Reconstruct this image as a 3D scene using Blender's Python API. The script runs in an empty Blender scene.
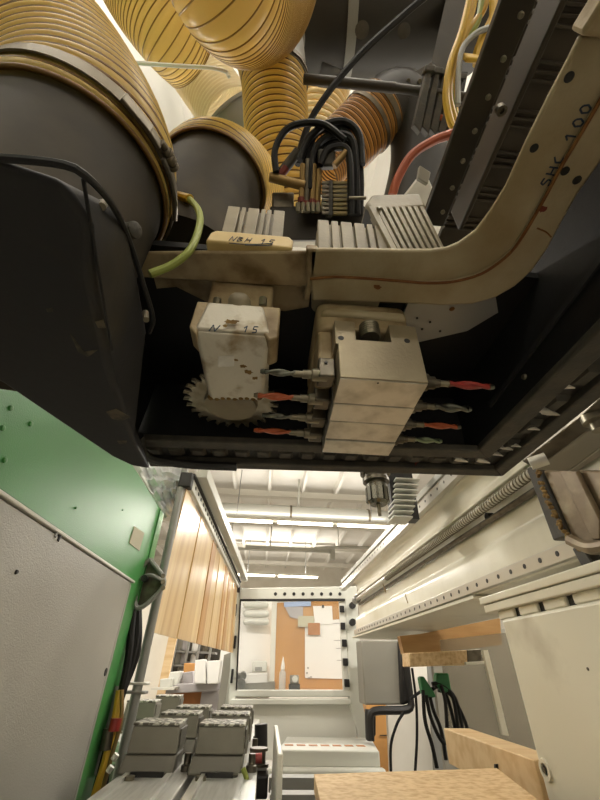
import bpy, math, random
from mathutils import Vector as V, Matrix
random.seed(7)
ZO = 1.3            # height of the eye above the workshop floor
F = 370.7           # focal length in pixels of the 600 px wide frame
# ---------------------------------------------------------------- camera
d1 = V((-38, 268, F)).normalized(); d2 = V((12, -511, F)).normalized()
d1 = (d1 - d2 * d1.dot(d2)).normalized()
d0 = d1.cross(d2)
if d0.x < 0: d0 = -d0
cam = bpy.data.cameras.new('camera'); camo = bpy.data.objects.new('camera', cam)
bpy.context.scene.collection.objects.link(camo)
R = Matrix(((d0.x, -d0.y, -d0.z), (d1.x, -d1.y, -d1.z), (d2.x, -d2.y, -d2.z))).to_4x4()
camo.matrix_world = Matrix.Translation((0, 0, ZO)) @ R
cam.sensor_fit = 'HORIZONTAL'; cam.sensor_width = 36; cam.lens = F / 600 * 36
cam.clip_start = 0.005; cam.clip_end = 60
sc = bpy.context.scene; sc.camera = camo
# ---------------------------------------------------------------- exposure, world, large lights
sc.view_settings.view_transform = 'Standard'; sc.view_settings.look = 'None'
sc.view_settings.gamma = 1; sc.view_settings.use_curve_mapping = False
sc.view_settings.exposure = 0.0
w = bpy.data.worlds.new('world'); sc.world = w; w.use_nodes = True
w.node_tree.nodes['Background'].inputs[0].default_value = (1, .93, .82, 1)
w.node_tree.nodes['Background'].inputs[1].default_value = 0.35
def area(name, loc, size, energy, col, rot):
    l = bpy.data.lights.new(name, 'AREA'); l.shape = 'RECTANGLE'; l.size, l.size_y = size
    l.energy = energy; l.color = col
    o = bpy.data.objects.new(name, l); sc.collection.objects.link(o)
    o.location = (loc[0], loc[1], loc[2] + ZO); o.rotation_euler = rot
    return o
WARM = (1, .945, .86)
DOWN = (0, 0, 0)
UP = (math.pi, 0, 0)
LAMPS = [  # x0, x1, y, z (relative to the eye)
    (-1.05, 2.3, 6.9, 2.2), (-1.0, 1.5, 11.8, 2.2), (-3.2, -.6, 2.9, 2.2), (1.1, 4.2, 2.6, 2.2), (-2.6, 2.2, -1.6, 2.2), (-1.9, 2.0, -.35, 2.35)]
LAMP_W = [250, 240, 110, 120, 40, 22]
LAMP_UP = [20, 50, 26, 28, 25, 95]
for (x0, x1, y, z), e, eu in zip(LAMPS, LAMP_W, LAMP_UP):
    area('lamp_light', ((x0 + x1) / 2, y, z - .05), (x1 - x0, .16), e, WARM, DOWN)
    area('lamp_uplight', ((x0 + x1) / 2, y, z + .08), (x1 - x0, .16), eu, WARM, UP)
# unseen area light added behind the viewer to brighten the machining head
area('rear_fill_light', (-.3, -2.6, -.1), (3.2, 1.9), 6, (1, .92, .8), (math.radians(90), 0, 0))

# ---------------------------------------------------------------- helpers
def ray(u, v):
    a, b = u - 300, v - 400
    return V((d0.x * a + d0.y * b + d0.z * F, d1.x * a + d1.y * b + d1.z * F, d2.x * a + d2.y * b + d2.z * F))
def P(u, v, x=None, y=None, z=None, d=None):
    """the point of the plane x=, y=, z= (relative to the eye) seen at u, v; or at depth d"""
    r = ray(u, v)
    t = x / r.x if x is not None else y / r.y if y is not None else z / r.z if z is not None else d / F
    return r * t
def PP(pts, **k): return [P(a, b, **k) for a, b in pts]
def lin(h):
    h = h.lstrip('#'); o = []
    for i in (0, 2, 4):
        c = int(h[i:i + 2], 16) / 255
        o.append(c / 12.92 if c <= .04045 else ((c + .055) / 1.055) ** 2.4)
    return tuple(o) + (1,)
def mat(name, c1, rough=.5, metal=0, c2=None, scale=8, lo=.45, hi=.65, bump=0, bscale=60, stretch=(1, 1, 1), emit=0, spec=.5, trans=0):
    m = bpy.data.materials.new(name); m.use_nodes = True; nt = m.node_tree; n = nt.nodes; L = nt.links
    b = n['Principled BSDF']
    b.inputs['Base Color'].default_value = lin(c1); b.inputs['Roughness'].default_value = rough
    b.inputs['Metallic'].default_value = metal; b.inputs['Specular IOR Level'].default_value = spec
    tc = n.new('ShaderNodeTexCoord'); mp = n.new('ShaderNodeMapping'); mp.inputs['Scale'].default_value = stretch
    L.new(tc.outputs['Object'], mp.inputs[0])
    if c2:
        t = n.new('ShaderNodeTexNoise'); t.inputs['Scale'].default_value = scale; t.inputs['Detail'].default_value = 6
        r = n.new('ShaderNodeValToRGB'); r.color_ramp.elements[0].position = lo; r.color_ramp.elements[1].position = hi
        r.color_ramp.elements[0].color = lin(c1); r.color_ramp.elements[1].color = lin(c2)
        L.new(mp.outputs[0], t.inputs['Vector']); L.new(t.outputs['Fac'], r.inputs[0]); L.new(r.outputs[0], b.inputs['Base Color'])
    if bump:
        t2 = n.new('ShaderNodeTexNoise'); t2.inputs['Scale'].default_value = bscale; t2.inputs['Detail'].default_value = 3
        bp = n.new('ShaderNodeBump'); bp.inputs['Strength'].default_value = bump; bp.inputs['Distance'].default_value = .002
        L.new(mp.outputs[0], t2.inputs['Vector']); L.new(t2.outputs['Fac'], bp.inputs['Height']); L.new(bp.outputs[0], b.inputs['Normal'])
    if emit:
        b.inputs['Emission Color'].default_value = lin(c1); b.inputs['Emission Strength'].default_value = emit
    if trans:
        tr = n.new('ShaderNodeBsdfTranslucent'); tr.inputs[0].default_value = lin(c1)
        mx = n.new('ShaderNodeMixShader'); mx.inputs[0].default_value = trans
        L.new(b.outputs[0], mx.inputs[1]); L.new(tr.outputs[0], mx.inputs[2]); L.new(mx.outputs[0], n['Material Output'].inputs[0])
    return m
def glass(name, col, alpha, rough=.08):
    m = bpy.data.materials.new(name); m.use_nodes = True; n = m.node_tree.nodes; L = m.node_tree.links
    b = n['Principled BSDF']; b.inputs['Base Color'].default_value = lin(col); b.inputs['Roughness'].default_value = rough
    t = n.new('ShaderNodeBsdfTransparent'); t.inputs[0].default_value = (1, 1, 1, 1)
    mx = n.new('ShaderNodeMixShader'); mx.inputs[0].default_value = alpha
    L.new(t.outputs[0], mx.inputs[1]); L.new(b.outputs[0], mx.inputs[2]); L.new(mx.outputs[0], n['Material Output'].inputs[0])
    return m
M = dict(
    cast=mat('cast_cream', '#b0a386', .5, 0, '#978561', 14, .4, .7, .25, 220),
    castd=mat('cast_dirty', '#aa9877', .55, 0, '#75603f', 22, .45, .65, .3, 160),
    capy=mat('cream_cap', '#cfb87c', .45, 0, '#bda36a', 9),
    motor=mat('motor_grey', '#8b816a', .5, 0, '#6d634e', 16, .4, .7, .15, 200),
    steel=mat('dim_steel', '#9e937b', .42, .5, '#8c816b', 20, .4, .7, .15, 300, (1, 8, 1)),  # brown dimness of the drill block's front face is put into this colour
    steelw=mat('bright_metal', '#cfccc3', .36, .45, '#a8a499', 34, .45, .7, .35, 120),  # brighter metal: light on the drill block undersides is put into the colour
    dirtal=mat('dusty_aluminium', '#cdc8ba', .5, .2, '#8a7248', 26, .54, .70, .4, 90),
    dsteel=mat('dark_steel', '#6d675b', .35, .7, '#4c463b', 30, .4, .7),
    black=mat('black_sheet', '#1c1c1d', .55, .0, '#131314', 6, .4, .7, .15, 120, spec=.35),
    blackd=mat('dusty_black_sheet', '#2c2c2e', .62, 0, '#3a352a', 11, .58, .74, .15, 80, spec=.3),
    rubber=mat('black_rubber', '#3a3731', .65, 0, '#4a453b', 40, .4, .7, .4, 200),
    greyp=mat('dusty_rubber_collar', '#2b261d', .7, 0, '#40382a', 9, .4, .7, spec=.2),
    darkduct=mat('dark_duct', '#28241e', .5, 0, '#1e1b17', 7, .4, .7),
    roofal=mat('stained_sheet', '#a3a5a6', .38, .25, '#55524c', 13, .5, .66, .2, 60),
    hose=mat('yellow_hose', '#edd080', .28, 0, '#dfc06a', 5, .4, .7, trans=.58),
    hosep=mat('pale_hose', '#f0e2bd', .35, 0, '#dcc28a', 5, .4, .7, trans=.5),
    hoseo=mat('amber_hose', '#c99750', .4, 0, '#a87a3c', 5, .4, .7, trans=.4),
    wire=mat('hose_wire', '#6e4e1e', .4, .1), wirehi=mat('hose_wire_bright', '#97742c', .35, .1), wirep=mat('hose_wire_pale', '#f5e9c4', .4, 0),  # the lighter second wire holds thin rib highlights in its colour
    clamp=mat('zinc_clamp', '#6b6252', .5, .6, '#5d5340', 30),
    red=mat('red_shank', '#8c2c26', .3), orange=mat('orange_shank', '#b0562e', .35),
    flute=mat('carbide_flute', '#66675f', .3, .9), green_drill=mat('green_flute', '#7d8b70', .3, .6),
    blade=mat('saw_blade', '#a69f8e', .3, .8, '#7d725c', 30),
    green=mat('green_enamel', '#4c9350', .33, 0, '#478c4b', 3, .4, .7, .3, 340),
    greend=mat('green_edge', '#3f7e41', .4),
    panel=mat('warm_grey_enamel', '#a6a49c', .42, 0, '#9f9d95', 3, .4, .6, .35, 380),
    trim=mat('white_trim', '#d8d6cc', .4),
    cream=mat('cream_enamel', '#e0dccb', .3, 0, '#d3cdb8', 5, .45, .7, .2, 110),
    creamd=mat('cream_smudged', '#dad6c4', .42, 0, '#b5ad98', 6, .56, .8),
    rail=mat('ground_rail', '#cfccc3', .28, .4), slot=mat('black_plastic', '#171615', .5),
    strip=mat('wood_strip', '#dcbf8e', .28, 0, '#cba772', 3, .4, .65, 0, 60, (6, 6, .5)),
    strip2=mat('wood_strip_light', '#e8d0a2', .28, 0, '#d9b886', 3, .4, .65, 0, 60, (6, 6, .5)),
    strip3=mat('wood_strip_dark', '#c89b62', .35, 0, '#b98a52', 3, .4, .65, 0, 60, (6, 6, .5)),
    frame=mat('frame_grey', '#cbccc3', .42), sill=mat('light_grey_sheet', '#d3d3cb', .45),
    conc=mat('white_ceiling', '#ebe8e1', .85, 0, '#e2ded5', 2, .4, .7),
    conc2=mat('ceiling_rib', '#dfdbd1', .85), wallm=mat('white_wall', '#e6e1d6', .85, 0, '#ddd7ca', 2),
    floor=mat('workshop_floor', '#8f8a80', .6, 0, '#77726a', 3, .4, .7),
    duct=mat('galvanised_duct', '#b4b4ac', .4, .5), tube=mat('lamp_tube', '#fff4dc', .3, emit=9),
    pod=mat('pod_plastic', '#7f7c70', .5, 0, '#757166', 10, .4, .7, .2, 300), podtop=mat('pod_pad', '#5b584f', .6, 0, '#c8c6bb', 60, .5, .56),
    podbase=mat('pod_base', '#6a675d', .5), alu=mat('anodised_rail', '#cfcfca', .3, .35, '#b4b4ae', 12, .4, .7, 0, 60, (8, .6, 1)),
    osb=mat('chipboard', '#dcc095', .7, 0, '#c29f72', 55, .42, .66, .2, 90, (1, 1.3, 1)),
    timber=mat('planed_timber', '#dcc095', .6, 0, '#cdab7c', 4, .4, .65, 0, 60, (.7, 6, 6)),
    ply=mat('plywood', '#d0a673', .55, 0, '#c0935e', 3, .4, .65, 0, 60, (1, 1, 8)),
    oak=mat('brown_board', '#bf8d50', .5, 0, '#b28046', 2, .4, .6), paper=mat('white_paper', '#eeece8', .8),
    ctrl=mat('control_grey', '#8c897f', .5), cableg=mat('green_hanger', '#1f6a39', .4), cableb=mat('black_cable', '#0d0c0b', .55, spec=.3),
    cabley=mat('yellow_cable', '#bf9a2f', .4), cableo=mat('orange_cable', '#a04a26', .5), cablegy=mat('green_yellow_cable', '#8f9a4a', .45),
    brass=mat('dull_brass', '#8a7146', .4, .6), label=mat('paper_label', '#b9b49c', .7), ink=mat('blue_ink', '#27364a', .6),
    scuff=mat('dusty_scuff', '#5d5544', .8, 0, '#3a362e', 60, .45, .6), brownm=mat('oily_brown_metal', '#75654e', .45, .3, '#93866c', 14, .5, .7, .3, 60), valvey=mat('valve_body', '#857648', .5), rust=mat('rust', '#6b3f16', .8, 0, '#8a6130', 40), redstain=mat('red_stain', '#6a2318', .7),
    caked=mat('caked_dust', '#8a7040', .9, 0, '#6b522a', 40, .4, .6, .6, 90),
    foil=mat('foil_sheet', '#c9c9cc', .3, .4, '#e6e6ea', 14, .45, .55, .8, 18), castg=mat('bracket_grey', '#8c8c88', .45, .3),
    bolt=mat('bolt_head', '#837d6c', .35, .7), bluep=mat('pale_blue_card', '#a9bde0', .7), corrug=mat('corrugated_dark', '#3b3022', .6, 0, '#2c2419', 8),
    pane=glass('window_glass', '#dfe8e6', .06), acryl=glass('smoked_acrylic', '#a39a86', .45, .2), bottle=glass('clear_plastic', '#e8eeee', .45, .1),
    girder=mat('brown_black_girder', '#2c261d', .45, .1, '#3a3226', 10),
    orangebin=mat('cardboard_brown', '#a86f3e', .7), lilac=mat('grey_machine', '#a8a3a4', .6), coll=mat('collet_steel', '#6e6c62', .25, .85),
)
ORG = {}
def empty(name, loc, label, cat, group=None):
    o = bpy.data.objects.new(name, None); sc.collection.objects.link(o); o.empty_display_size = .05
    o.location = (loc[0], loc[1], loc[2] + ZO); ORG[o] = V((loc[0], loc[1], loc[2])); tag(o, label, cat, group); return o
def tag(o, label=None, cat=None, group=None, kind=None):
    if label: o['label'] = label
    if cat: o['category'] = cat
    if group: o['group'] = group
    if kind: o['kind'] = kind
    return o
def wpos(o): return ORG.get(o, V((0, 0, 0)))
def cr(pts, n):                                     # Catmull-Rom resample to n points
    pts = [V(p) for p in pts]
    if len(pts) == 2: return [pts[0].lerp(pts[1], i / (n - 1)) for i in range(n)]
    q = [pts[0] * 2 - pts[1]] + pts + [pts[-1] * 2 - pts[-2]]; dense = []
    for i in range(1, len(q) - 2):
        for s in range(24):
            t = s / 24
            dense.append(.5 * ((2 * q[i]) + (q[i + 1] - q[i - 1]) * t + (2 * q[i - 1] - 5 * q[i] + 4 * q[i + 1] - q[i + 2]) * t * t + (3 * q[i] - q[i - 1] - 3 * q[i + 1] + q[i + 2]) * t ** 3))
    dense.append(pts[-1]); L = [0]
    for a, b in zip(dense, dense[1:]): L.append(L[-1] + (b - a).length)
    out = []; j = 0
    for k in range(n):
        s = L[-1] * k / (n - 1)
        while j < len(L) - 2 and L[j + 1] < s: j += 1
        t = (s - L[j]) / max(1e-9, L[j + 1] - L[j]); out.append(dense[j].lerp(dense[j + 1], min(1, t)))
    return out
def frames(pts):
    T = [(pts[min(i + 1, len(pts) - 1)] - pts[max(i - 1, 0)]).normalized() for i in range(len(pts))]
    a = V((0, 0, 1)) if abs(T[0].z) < .9 else V((1, 0, 0)); n = (a - T[0] * a.dot(T[0])).normalized(); out = []
    for t in T:
        n = (n - t * n.dot(t)).normalized(); out.append((t, n, t.cross(n)))
    return out
class MB:
    def __init__(s): s.v = []; s.f = []; s.mi = []; s.cur = 0
    def add(s, vs, fs):
        k = len(s.v); s.v += [V(p) for p in vs]; s.f += [tuple(k + i for i in f) for f in fs]; s.mi += [s.cur] * len(fs); return s
    def box(s, a, b):
        x0, y0, z0 = a; x1, y1, z1 = b
        return s.hexa([(x0, y0, z0), (x1, y0, z0), (x1, y1, z0), (x0, y1, z0), (x0, y0, z1), (x1, y0, z1), (x1, y1, z1), (x0, y1, z1)])
    def hexa(s, p): return s.add(p, [(3, 2, 1, 0), (4, 5, 6, 7), (0, 1, 5, 4), (1, 2, 6, 5), (2, 3, 7, 6), (3, 0, 4, 7)])
    def prism(s, pts, vec):
        n = len(pts); vec = V(vec)
        return s.add([V(p) for p in pts] + [V(p) + vec for p in pts], [tuple(range(n))[::-1], tuple(range(n, 2 * n))] + [(i, (i + 1) % n, n + (i + 1) % n, n + i) for i in range(n)])
    def loft(s, A, B):
        n = len(A)
        return s.add(list(A) + list(B), [tuple(range(n))[::-1], tuple(range(n, 2 * n))] + [(i, (i + 1) % n, n + (i + 1) % n, n + i) for i in range(n)])
    def tube(s, path, r, seg=10, n=None, cap=True):
        pts = cr(path, n) if n else [V(p) for p in path]; fr = frames(pts); vs = []; fs = []
        for i, (p, (t, a, b)) in enumerate(zip(pts, fr)):
            rr = r(i / (len(pts) - 1)) if callable(r) else r
            for j in range(seg):
                w_ = 2 * math.pi * j / seg; vs.append(p + (a * math.cos(w_) + b * math.sin(w_)) * rr)
        for i in range(len(pts) - 1):
            for j in range(seg):
                k = (j + 1) % seg; fs.append((i * seg + j, i * seg + k, (i + 1) * seg + k, (i + 1) * seg + j))
        if cap: fs += [tuple(range(seg))[::-1], tuple((len(pts) - 1) * seg + j for j in range(seg))]
        return s.add(vs, fs)
    def cyl(s, a, b, r0, r1=None, seg=24):
        a, b = V(a), V(b); r1 = r0 if r1 is None else r1
        return s.tube([a, b], lambda t: r0 + (r1 - r0) * t, seg)
    def lathe(s, a, ax, prof, seg=32, cap=True):      # prof: (distance along axis, radius)
        a = V(a); ax = V(ax).normalized(); h = V((0, 0, 1)) if abs(ax.z) < .9 else V((1, 0, 0)); n = (h - ax * h.dot(ax)).normalized(); b = ax.cross(n)
        vs = []; fs = []
        for d, r in prof:
            for j in range(seg):
                w_ = 2 * math.pi * j / seg; vs.append(a + ax * d + (n * math.cos(w_) + b * math.sin(w_)) * r)
        for i in range(len(prof) - 1):
            for j in range(seg):
                k = (j + 1) % seg; fs.append((i * seg + j, i * seg + k, (i + 1) * seg + k, (i + 1) * seg + j))
        if cap: fs += [tuple(range(seg))[::-1], tuple((len(prof) - 1) * seg + j for j in range(seg))]
        return s.add(vs, fs)
    def build(s, name, m, parent=None, bevel=0, seg=2, smooth=35):
        me = bpy.data.meshes.new(name)
        if parent is not None: o0 = wpos(parent)
        else:
            xs = [p.x for p in s.v]; ys = [p.y for p in s.v]; zs = [p.z for p in s.v]
            o0 = V(((min(xs) + max(xs)) / 2, (min(ys) + max(ys)) / 2, min(zs)))
        me.from_pydata([tuple(p - o0) for p in s.v], [], s.f)
        for mm in (m if isinstance(m, (list, tuple)) else [m]): me.materials.append(M[mm])
        me.polygons.foreach_set('material_index', s.mi)
        import bmesh
        b = bmesh.new(); b.from_mesh(me); bmesh.ops.recalc_face_normals(b, faces=b.faces); b.to_mesh(me); b.free()
        me.polygons.foreach_set('use_smooth', [True] * len(me.polygons)); me.set_sharp_from_angle(angle=math.radians(smooth))
        o = bpy.data.objects.new(name, me); sc.collection.objects.link(o)
        if parent is not None: o.parent = parent; ORG[o] = o0
        else: o.location = (o0.x, o0.y, o0.z + ZO); ORG[o] = o0
        if bevel:
            bv = o.modifiers.new('bevel', 'BEVEL'); bv.width = bevel; bv.segments = seg; bv.limit_method = 'ANGLE'; bv.angle_limit = math.radians(40)
        return o
def rrect(x0, x1, y0, y1, r, z, n=4):
    out = []
    for cx, cy, a0 in ((x1 - r, y0 + r, -90), (x1 - r, y1 - r, 0), (x0 + r, y1 - r, 90), (x0 + r, y0 + r, 180)):
        for i in range(n + 1):
            a = math.radians(a0 + 90 * i / n); out.append(V((cx + r * math.cos(a), cy + r * math.sin(a), z)))
    return out
GL = {'N': [[(0, 0), (.1, 1), (.5, 0), (.7, 1)]], 'B': [[(0, 0), (0, 1), (.5, .85), (.1, .55), (.55, .25), (0, 0)]],
      'H': [[(0, 0), (.1, 1)], [(.55, 0), (.6, 1)], [(.05, .5), (.6, .5)]], '1': [[(0, .65), (.3, 1), (.25, 0)]],
      '5': [[(.6, 1), (.1, 1), (.05, .55), (.5, .5), (.5, .1), (0, 0)]], 'S': [[(.6, .9), (.2, 1), (.05, .7), (.5, .45), (.4, .05), (0, .1)]],
      'L': [[(.35, 1), (.1, .5), (.05, 0), (.5, .1)]], 'C': [[(.5, 1), (.1, .6), (.1, .1), (.5, .05)]],
      '0': [[(.3, 1), (.05, .6), (.1, .1), (.35, 0), (.55, .4), (.5, .85), (.3, 1)]], '-': [[(0, .5), (.5, .5)]]}
def write(txt, o, right, up, r, parent, name='handwriting', m='ink', gap=.85):
    mb = MB(); x = 0
    for ch in txt:
        if ch in GL:
            for st in GL[ch]:
                for (a, b), (a2, b2) in zip(st, st[1:]): mb.tube([o + right * (x + a) + up * b, o + right * (x + a2) + up * b2], r, 5)
        x += gap
    return mb.build(name, m, parent)

# ================================================================ THE SETTING
def struct(mb, name, m): return tag(mb.build(name, m), kind='structure')
XL, XR, YN, YF, ZF, ZC = -5.5, 6.5, -3.4, 15, -ZO, 3.2
struct(MB().box((XL, YN, ZF - .1), (XR, YF, ZF)), 'floor', 'floor')
struct(MB().box((XL, YF, ZF), (XR, YF + .15, ZC)), 'wall_far', 'wallm')
struct(MB().box((XL, YN - .15, ZF), (XR, YN, ZC)), 'wall_near', 'wallm')
struct(MB().box((XL - .15, YN, ZF), (XL, YF, ZC)), 'wall_left', 'wallm')
struct(MB().box((XR, YN, ZF), (XR + .15, YF, ZC)), 'wall_right', 'wallm')
c = MB().box((XL, YN, ZC), (XR, YF, ZC + .15))
for i in range(17): x = XL + .35 + i * .72; c.hexa([(x, YN, ZC - .14), (x + .05, YN, ZC - .14), (x + .05, YF, ZC - .14), (x, YF, ZC - .14), (x - .02, YN, ZC), (x + .07, YN, ZC), (x + .07, YF, ZC), (x - .02, YF, ZC)])
struct(c, 'ceiling', 'conc')
for i, y in enumerate((-1.2, 1.9, 4.2, 5.7, 7.6, 9.6, 11.9, 14)):
    struct(MB().box((XL, y, ZC - .24), (XR, y + .16, ZC - .12)), 'trim_%d' % (i + 1), 'conc2')

# ================================================================ ROOM THINGS
def lamp(i, label):
    x0, x1, y, z = LAMPS[i]
    t = empty('ceiling_light', ((x0 + x1) / 2, y, z), label, 'ceiling light')
    h = MB().box((x0, y - .09, z), (x1, y + .09, z + .06)).build('housing', 'trim', t, .01)
    k = 3 if x1 - x0 > 3 else 2; L_ = (x1 - x0) / k
    for a in range(k):
        MB().cyl((x0 + a * L_ + .05, y - .03, z - .02), (x0 + (a + 1) * L_ - .05, y - .03, z - .02), .028, seg=12).build('lamp_tube', 'tube', t)
    for x in (x0 + .4, x1 - .4): MB().cyl((x, y, z + .06), (x, y, ZC), .008, seg=6).build('suspension_wire', 'castg', t)
lamp(0, 'long row of fluorescent tubes just under the round grey duct')
lamp(1, 'farther and shorter fluorescent row above the window frame')
lamp(2, 'unseen fluorescent row added over the left side of the machine')  # this and the next two rows are out of view, added for their light
lamp(3, 'unseen fluorescent row added over the right side of the machine')
lamp(4, 'unseen fluorescent row added behind the viewer')
lamp(5, 'fluorescent row hanging straight above the hoses')
d = MB().cyl((-1.35, 7.25, 2.48), (3.4, 7.25, 2.48), .15, seg=20).cyl((-1.35, 7.25, 2.48), (-1.55, 7.6, 2.46), .15, seg=20)
o = d.build('ventilation_duct', 'duct'); tag(o, 'round grey galvanised duct above the nearer lamp row', 'duct')
for x in (.35, 1.9): MB().lathe((x, 7.25, 2.48), (1, 0, 0), [(0, .16), (.04, .16)]).build('duct_clamp', 'clamp', o)
MB().box((.5, 7.2, 2.6), (.54, 7.26, ZC)).build('hanger', 'duct', o)
c = MB().tube([(-1.4, 8.9, 2.3), (-1.0, 8.9, 2.2), (.6, 8.9, 2.2), (1.4, 8.9, 2.3), (3.4, 8.9, 2.36)], .03, 8, 40)
for x in (-.9, 1.6, 3.1): c.cyl((x, 8.9, 2.2 if x < 0 else 2.3), (x, 8.9, ZC - .001), .008, seg=6)
tag(c.build('conduit', 'duct'), 'thin grey conduit bending along the ceiling between the two lamp rows', 'pipe')
tag(MB().box((-.6, 9.6, 2.35), (1.6, 9.66, 2.45)).box((1.5, 9.55, 2.2), (1.62, 9.7, 2.5)).box((0, 9.62, 2.4), (.03, 9.65, ZC - .26)).build('cable_tray', 'duct'), 'flat grey cable tray behind the conduit under the ceiling', 'cable tray')

# ================================================================ GREEN COLUMN, LEFT
XG = -.45
t = empty('machine_column', (XG - .3, .6, ZF), 'green enamelled machine column on the left with a grey cover panel', 'machine column')
yf = 1.59
MB().box((XG - .5, -.6, ZF), (XG, yf, .517)).build('column_body', 'green', t, .006)
MB().box((XG - .02, yf - .085, .10), (XG + .004, yf - .08, .51)).build('seam', 'greend', t)
pf = P(133, 582, x=XG + .012)
MB().box((XG - .002, -.55, ZF + .05), (XG + .012, pf.y - .02, .215)).build('cover_panel', 'panel', t, .004)
MB().prism([(XG + .012, pf.y - .02, ZF + .05), (XG + .012, pf.y - .02, .213), (XG, pf.y + .03, .213), (XG, pf.y + .03, ZF + .05)], (-.004, -.004, 0)).build('panel_flange', 'panel', t)
MB().box((XG, -.55, .217), (XG + .016, pf.y + .01, .224)).build('drip_rail', 'trim', t, .002)
MB().box((XG, -.55, .226), (XG + .008, pf.y + .01, .229)).build('gasket', 'greend', t)
for u, v in ((10, 408), (30, 424), (4, 460), (2, 428), (75, 508), (122, 510)):
    p = P(u, v, x=XG); r_ = .005 if u < 50 else .0025
    MB().lathe(p, (1, 0, 0), [(0, r_), (.003, r_ * .9), (.004, r_ * .5)], 14).build('screw', 'green' if u < 50 else 'greend', t)
p = P(16, 572, x=XG + .012); MB().lathe(p, (1, 0, 0), [(0, .004), (.003, .003)], 12).build('screw', 'slot', t)
p = P(104, 672, x=XG + .008); MB().lathe(p, (1, 0, 0), [(0, .011), (.006, .009)], 14).build('rubber_plug', 'slot', t)
for q in ((55, 534), (58, 538)): MB().lathe(P(*q, x=XG + .01), (0, .3, 1), [(-.006, .005), (.006, .005)], 10).build('latch', 'castg' if q[0] == 55 else 'slot', t)
lb = PP([(134, 526), (144, 533), (139, 551), (129, 543)], x=XG + .001)
MB().prism(lb, (.0015, 0, 0)).build('label_plate', 'label', t)
# foil / plastic sheet above the column
fo = PP([(126, 452), (185, 470), (176, 500), (166, 518)], y=1.63)
b = MB(); n_ = 9; vs = []; fs = []
for i in range(n_ + 1):
    for j in range(n_ + 1):
        a = fo[0].lerp(fo[1], i / n_); c_ = fo[3].lerp(fo[2], i / n_); q = a.lerp(c_, j / n_); q.y += .02 * math.sin(i * 2.3 + j * 1.1) + .012 * math.sin(j * 2.9)
        vs.append(q); 
for i in range(n_):
    for j in range(n_): fs.append((i * (n_ + 1) + j, (i + 1) * (n_ + 1) + j, (i + 1) * (n_ + 1) + j + 1, i * (n_ + 1) + j + 1))
b.add(vs, fs); o = b.build('plastic_sheet', 'foil'); sd = o.modifiers.new('solid', 'SOLIDIFY'); sd.thickness = .003
tag(o, 'crumpled silvery plastic sheet between the green column and the strip curtain', 'plastic sheet')

# pole with bracket and cables beside the column
t = empty('support_pole', P(108, 800, y=1.66), 'round grey pole standing along the far edge of the green column', 'pole')
a = P(154, 612, y=1.61)
MB().cyl(V((a.x, 1.61, ZF)), V((a.x, 1.61, .95)), .016).build('pole', 'castg', t)
for v in (683, 692):
    q = V((a.x + .002, 1.61, P(120, v, y=1.61).z)); MB().box((q.x - .045, 1.592, q.z - .004), (q.x + .03, 1.64, q.z + .004)).build('collar', 'trim' if v == 683 else 'castg', t, .002)
t = empty('corner_bracket', P(140, 590, y=1.5), 'cast grey triangular bracket bolted where green column meets pole', 'bracket')
pts = PP([(150, 560), (162, 574), (163, 584), (150, 601), (139, 607), (135, 604), (137, 580), (142, 566)], y=1.5)
MB().prism([p_ + V((0, .008, 0)) for p_ in pts], (0, .012, 0)).build('web', 'dsteel', t, .002)
rim = PP([(150, 559), (163, 577), (162, 588), (149, 602), (139, 608), (135, 602), (137, 579), (143, 566), (150, 559)], y=1.49)
MB().tube(rim, .008, 8, 40).build('rim', 'castg', t)
MB().tube(PP([(137, 580), (149, 575), (163, 580)], y=1.485), .006, 8, 12).build('rib', 'castg', t)
MB().lathe(P(144, 578, y=1.475), (0, 1, 0), [(0, .011), (.02, .011)], 16).build('bolt_hole', 'slot', t)
for v in (576, 582, 588): MB().cyl(P(163, v, y=1.48), P(163, v, y=1.51), .008, seg=10).build('bolt', 'bolt', t)
t = empty('cable_loom', P(100, 800, y=1.5), 'loom of black, yellow and red cables running down beside the green column', 'cables')
MB().tube(PP([(137, 606), (136, 640), (123, 690), (105, 745), (85, 800), (77, 830)], y=1.54), .013, 8, 30).build('black_hose', 'cableb', t)
MB().tube(PP([(139, 606), (138, 650), (124, 690), (112, 730), (103, 800)], y=1.56), .01, 8, 30).build('black_hose', 'cableb', t)
MB().tube(PP([(120, 690), (115, 720), (106, 760), (94, 800), (90, 822)], y=1.48), .012, 8, 30).build('yellow_cable', 'cabley', t)
MB().tube(PP([(122, 690), (121, 720), (112, 755), (101, 795)], y=1.47), .006, 8, 30).build('tan_cable', 'brass', t)
MB().tube(PP([(118, 686), (112, 715), (105, 740), (97, 775)], y=1.5), .009, 8, 30).build('grey_cable', 'castg', t)
MB().cyl(P(117, 718, y=1.47), P(114, 731, y=1.47), .017, seg=12).build('red_connector', 'red', t)
MB().cyl(P(110, 728, y=1.48), P(106, 750, y=1.48), .018, seg=12).build('grey_sleeve', 'dsteel', t)
for q in ((113, 760), (108, 772)): MB().cyl(P(*q, y=1.45), P(q[0] + 4, q[1] - 6, y=1.45), .008, seg=8).build('cable_clip', 'trim', t)

MB().tube(PP([(133, 610), (128, 660), (117, 710), (104, 760), (94, 800), (88, 830)], y=1.5), .012, 8, 30).build('black_hose', 'cableb', t)  # extra black tube thickens the loom and stands in for dark shadow there

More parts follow.
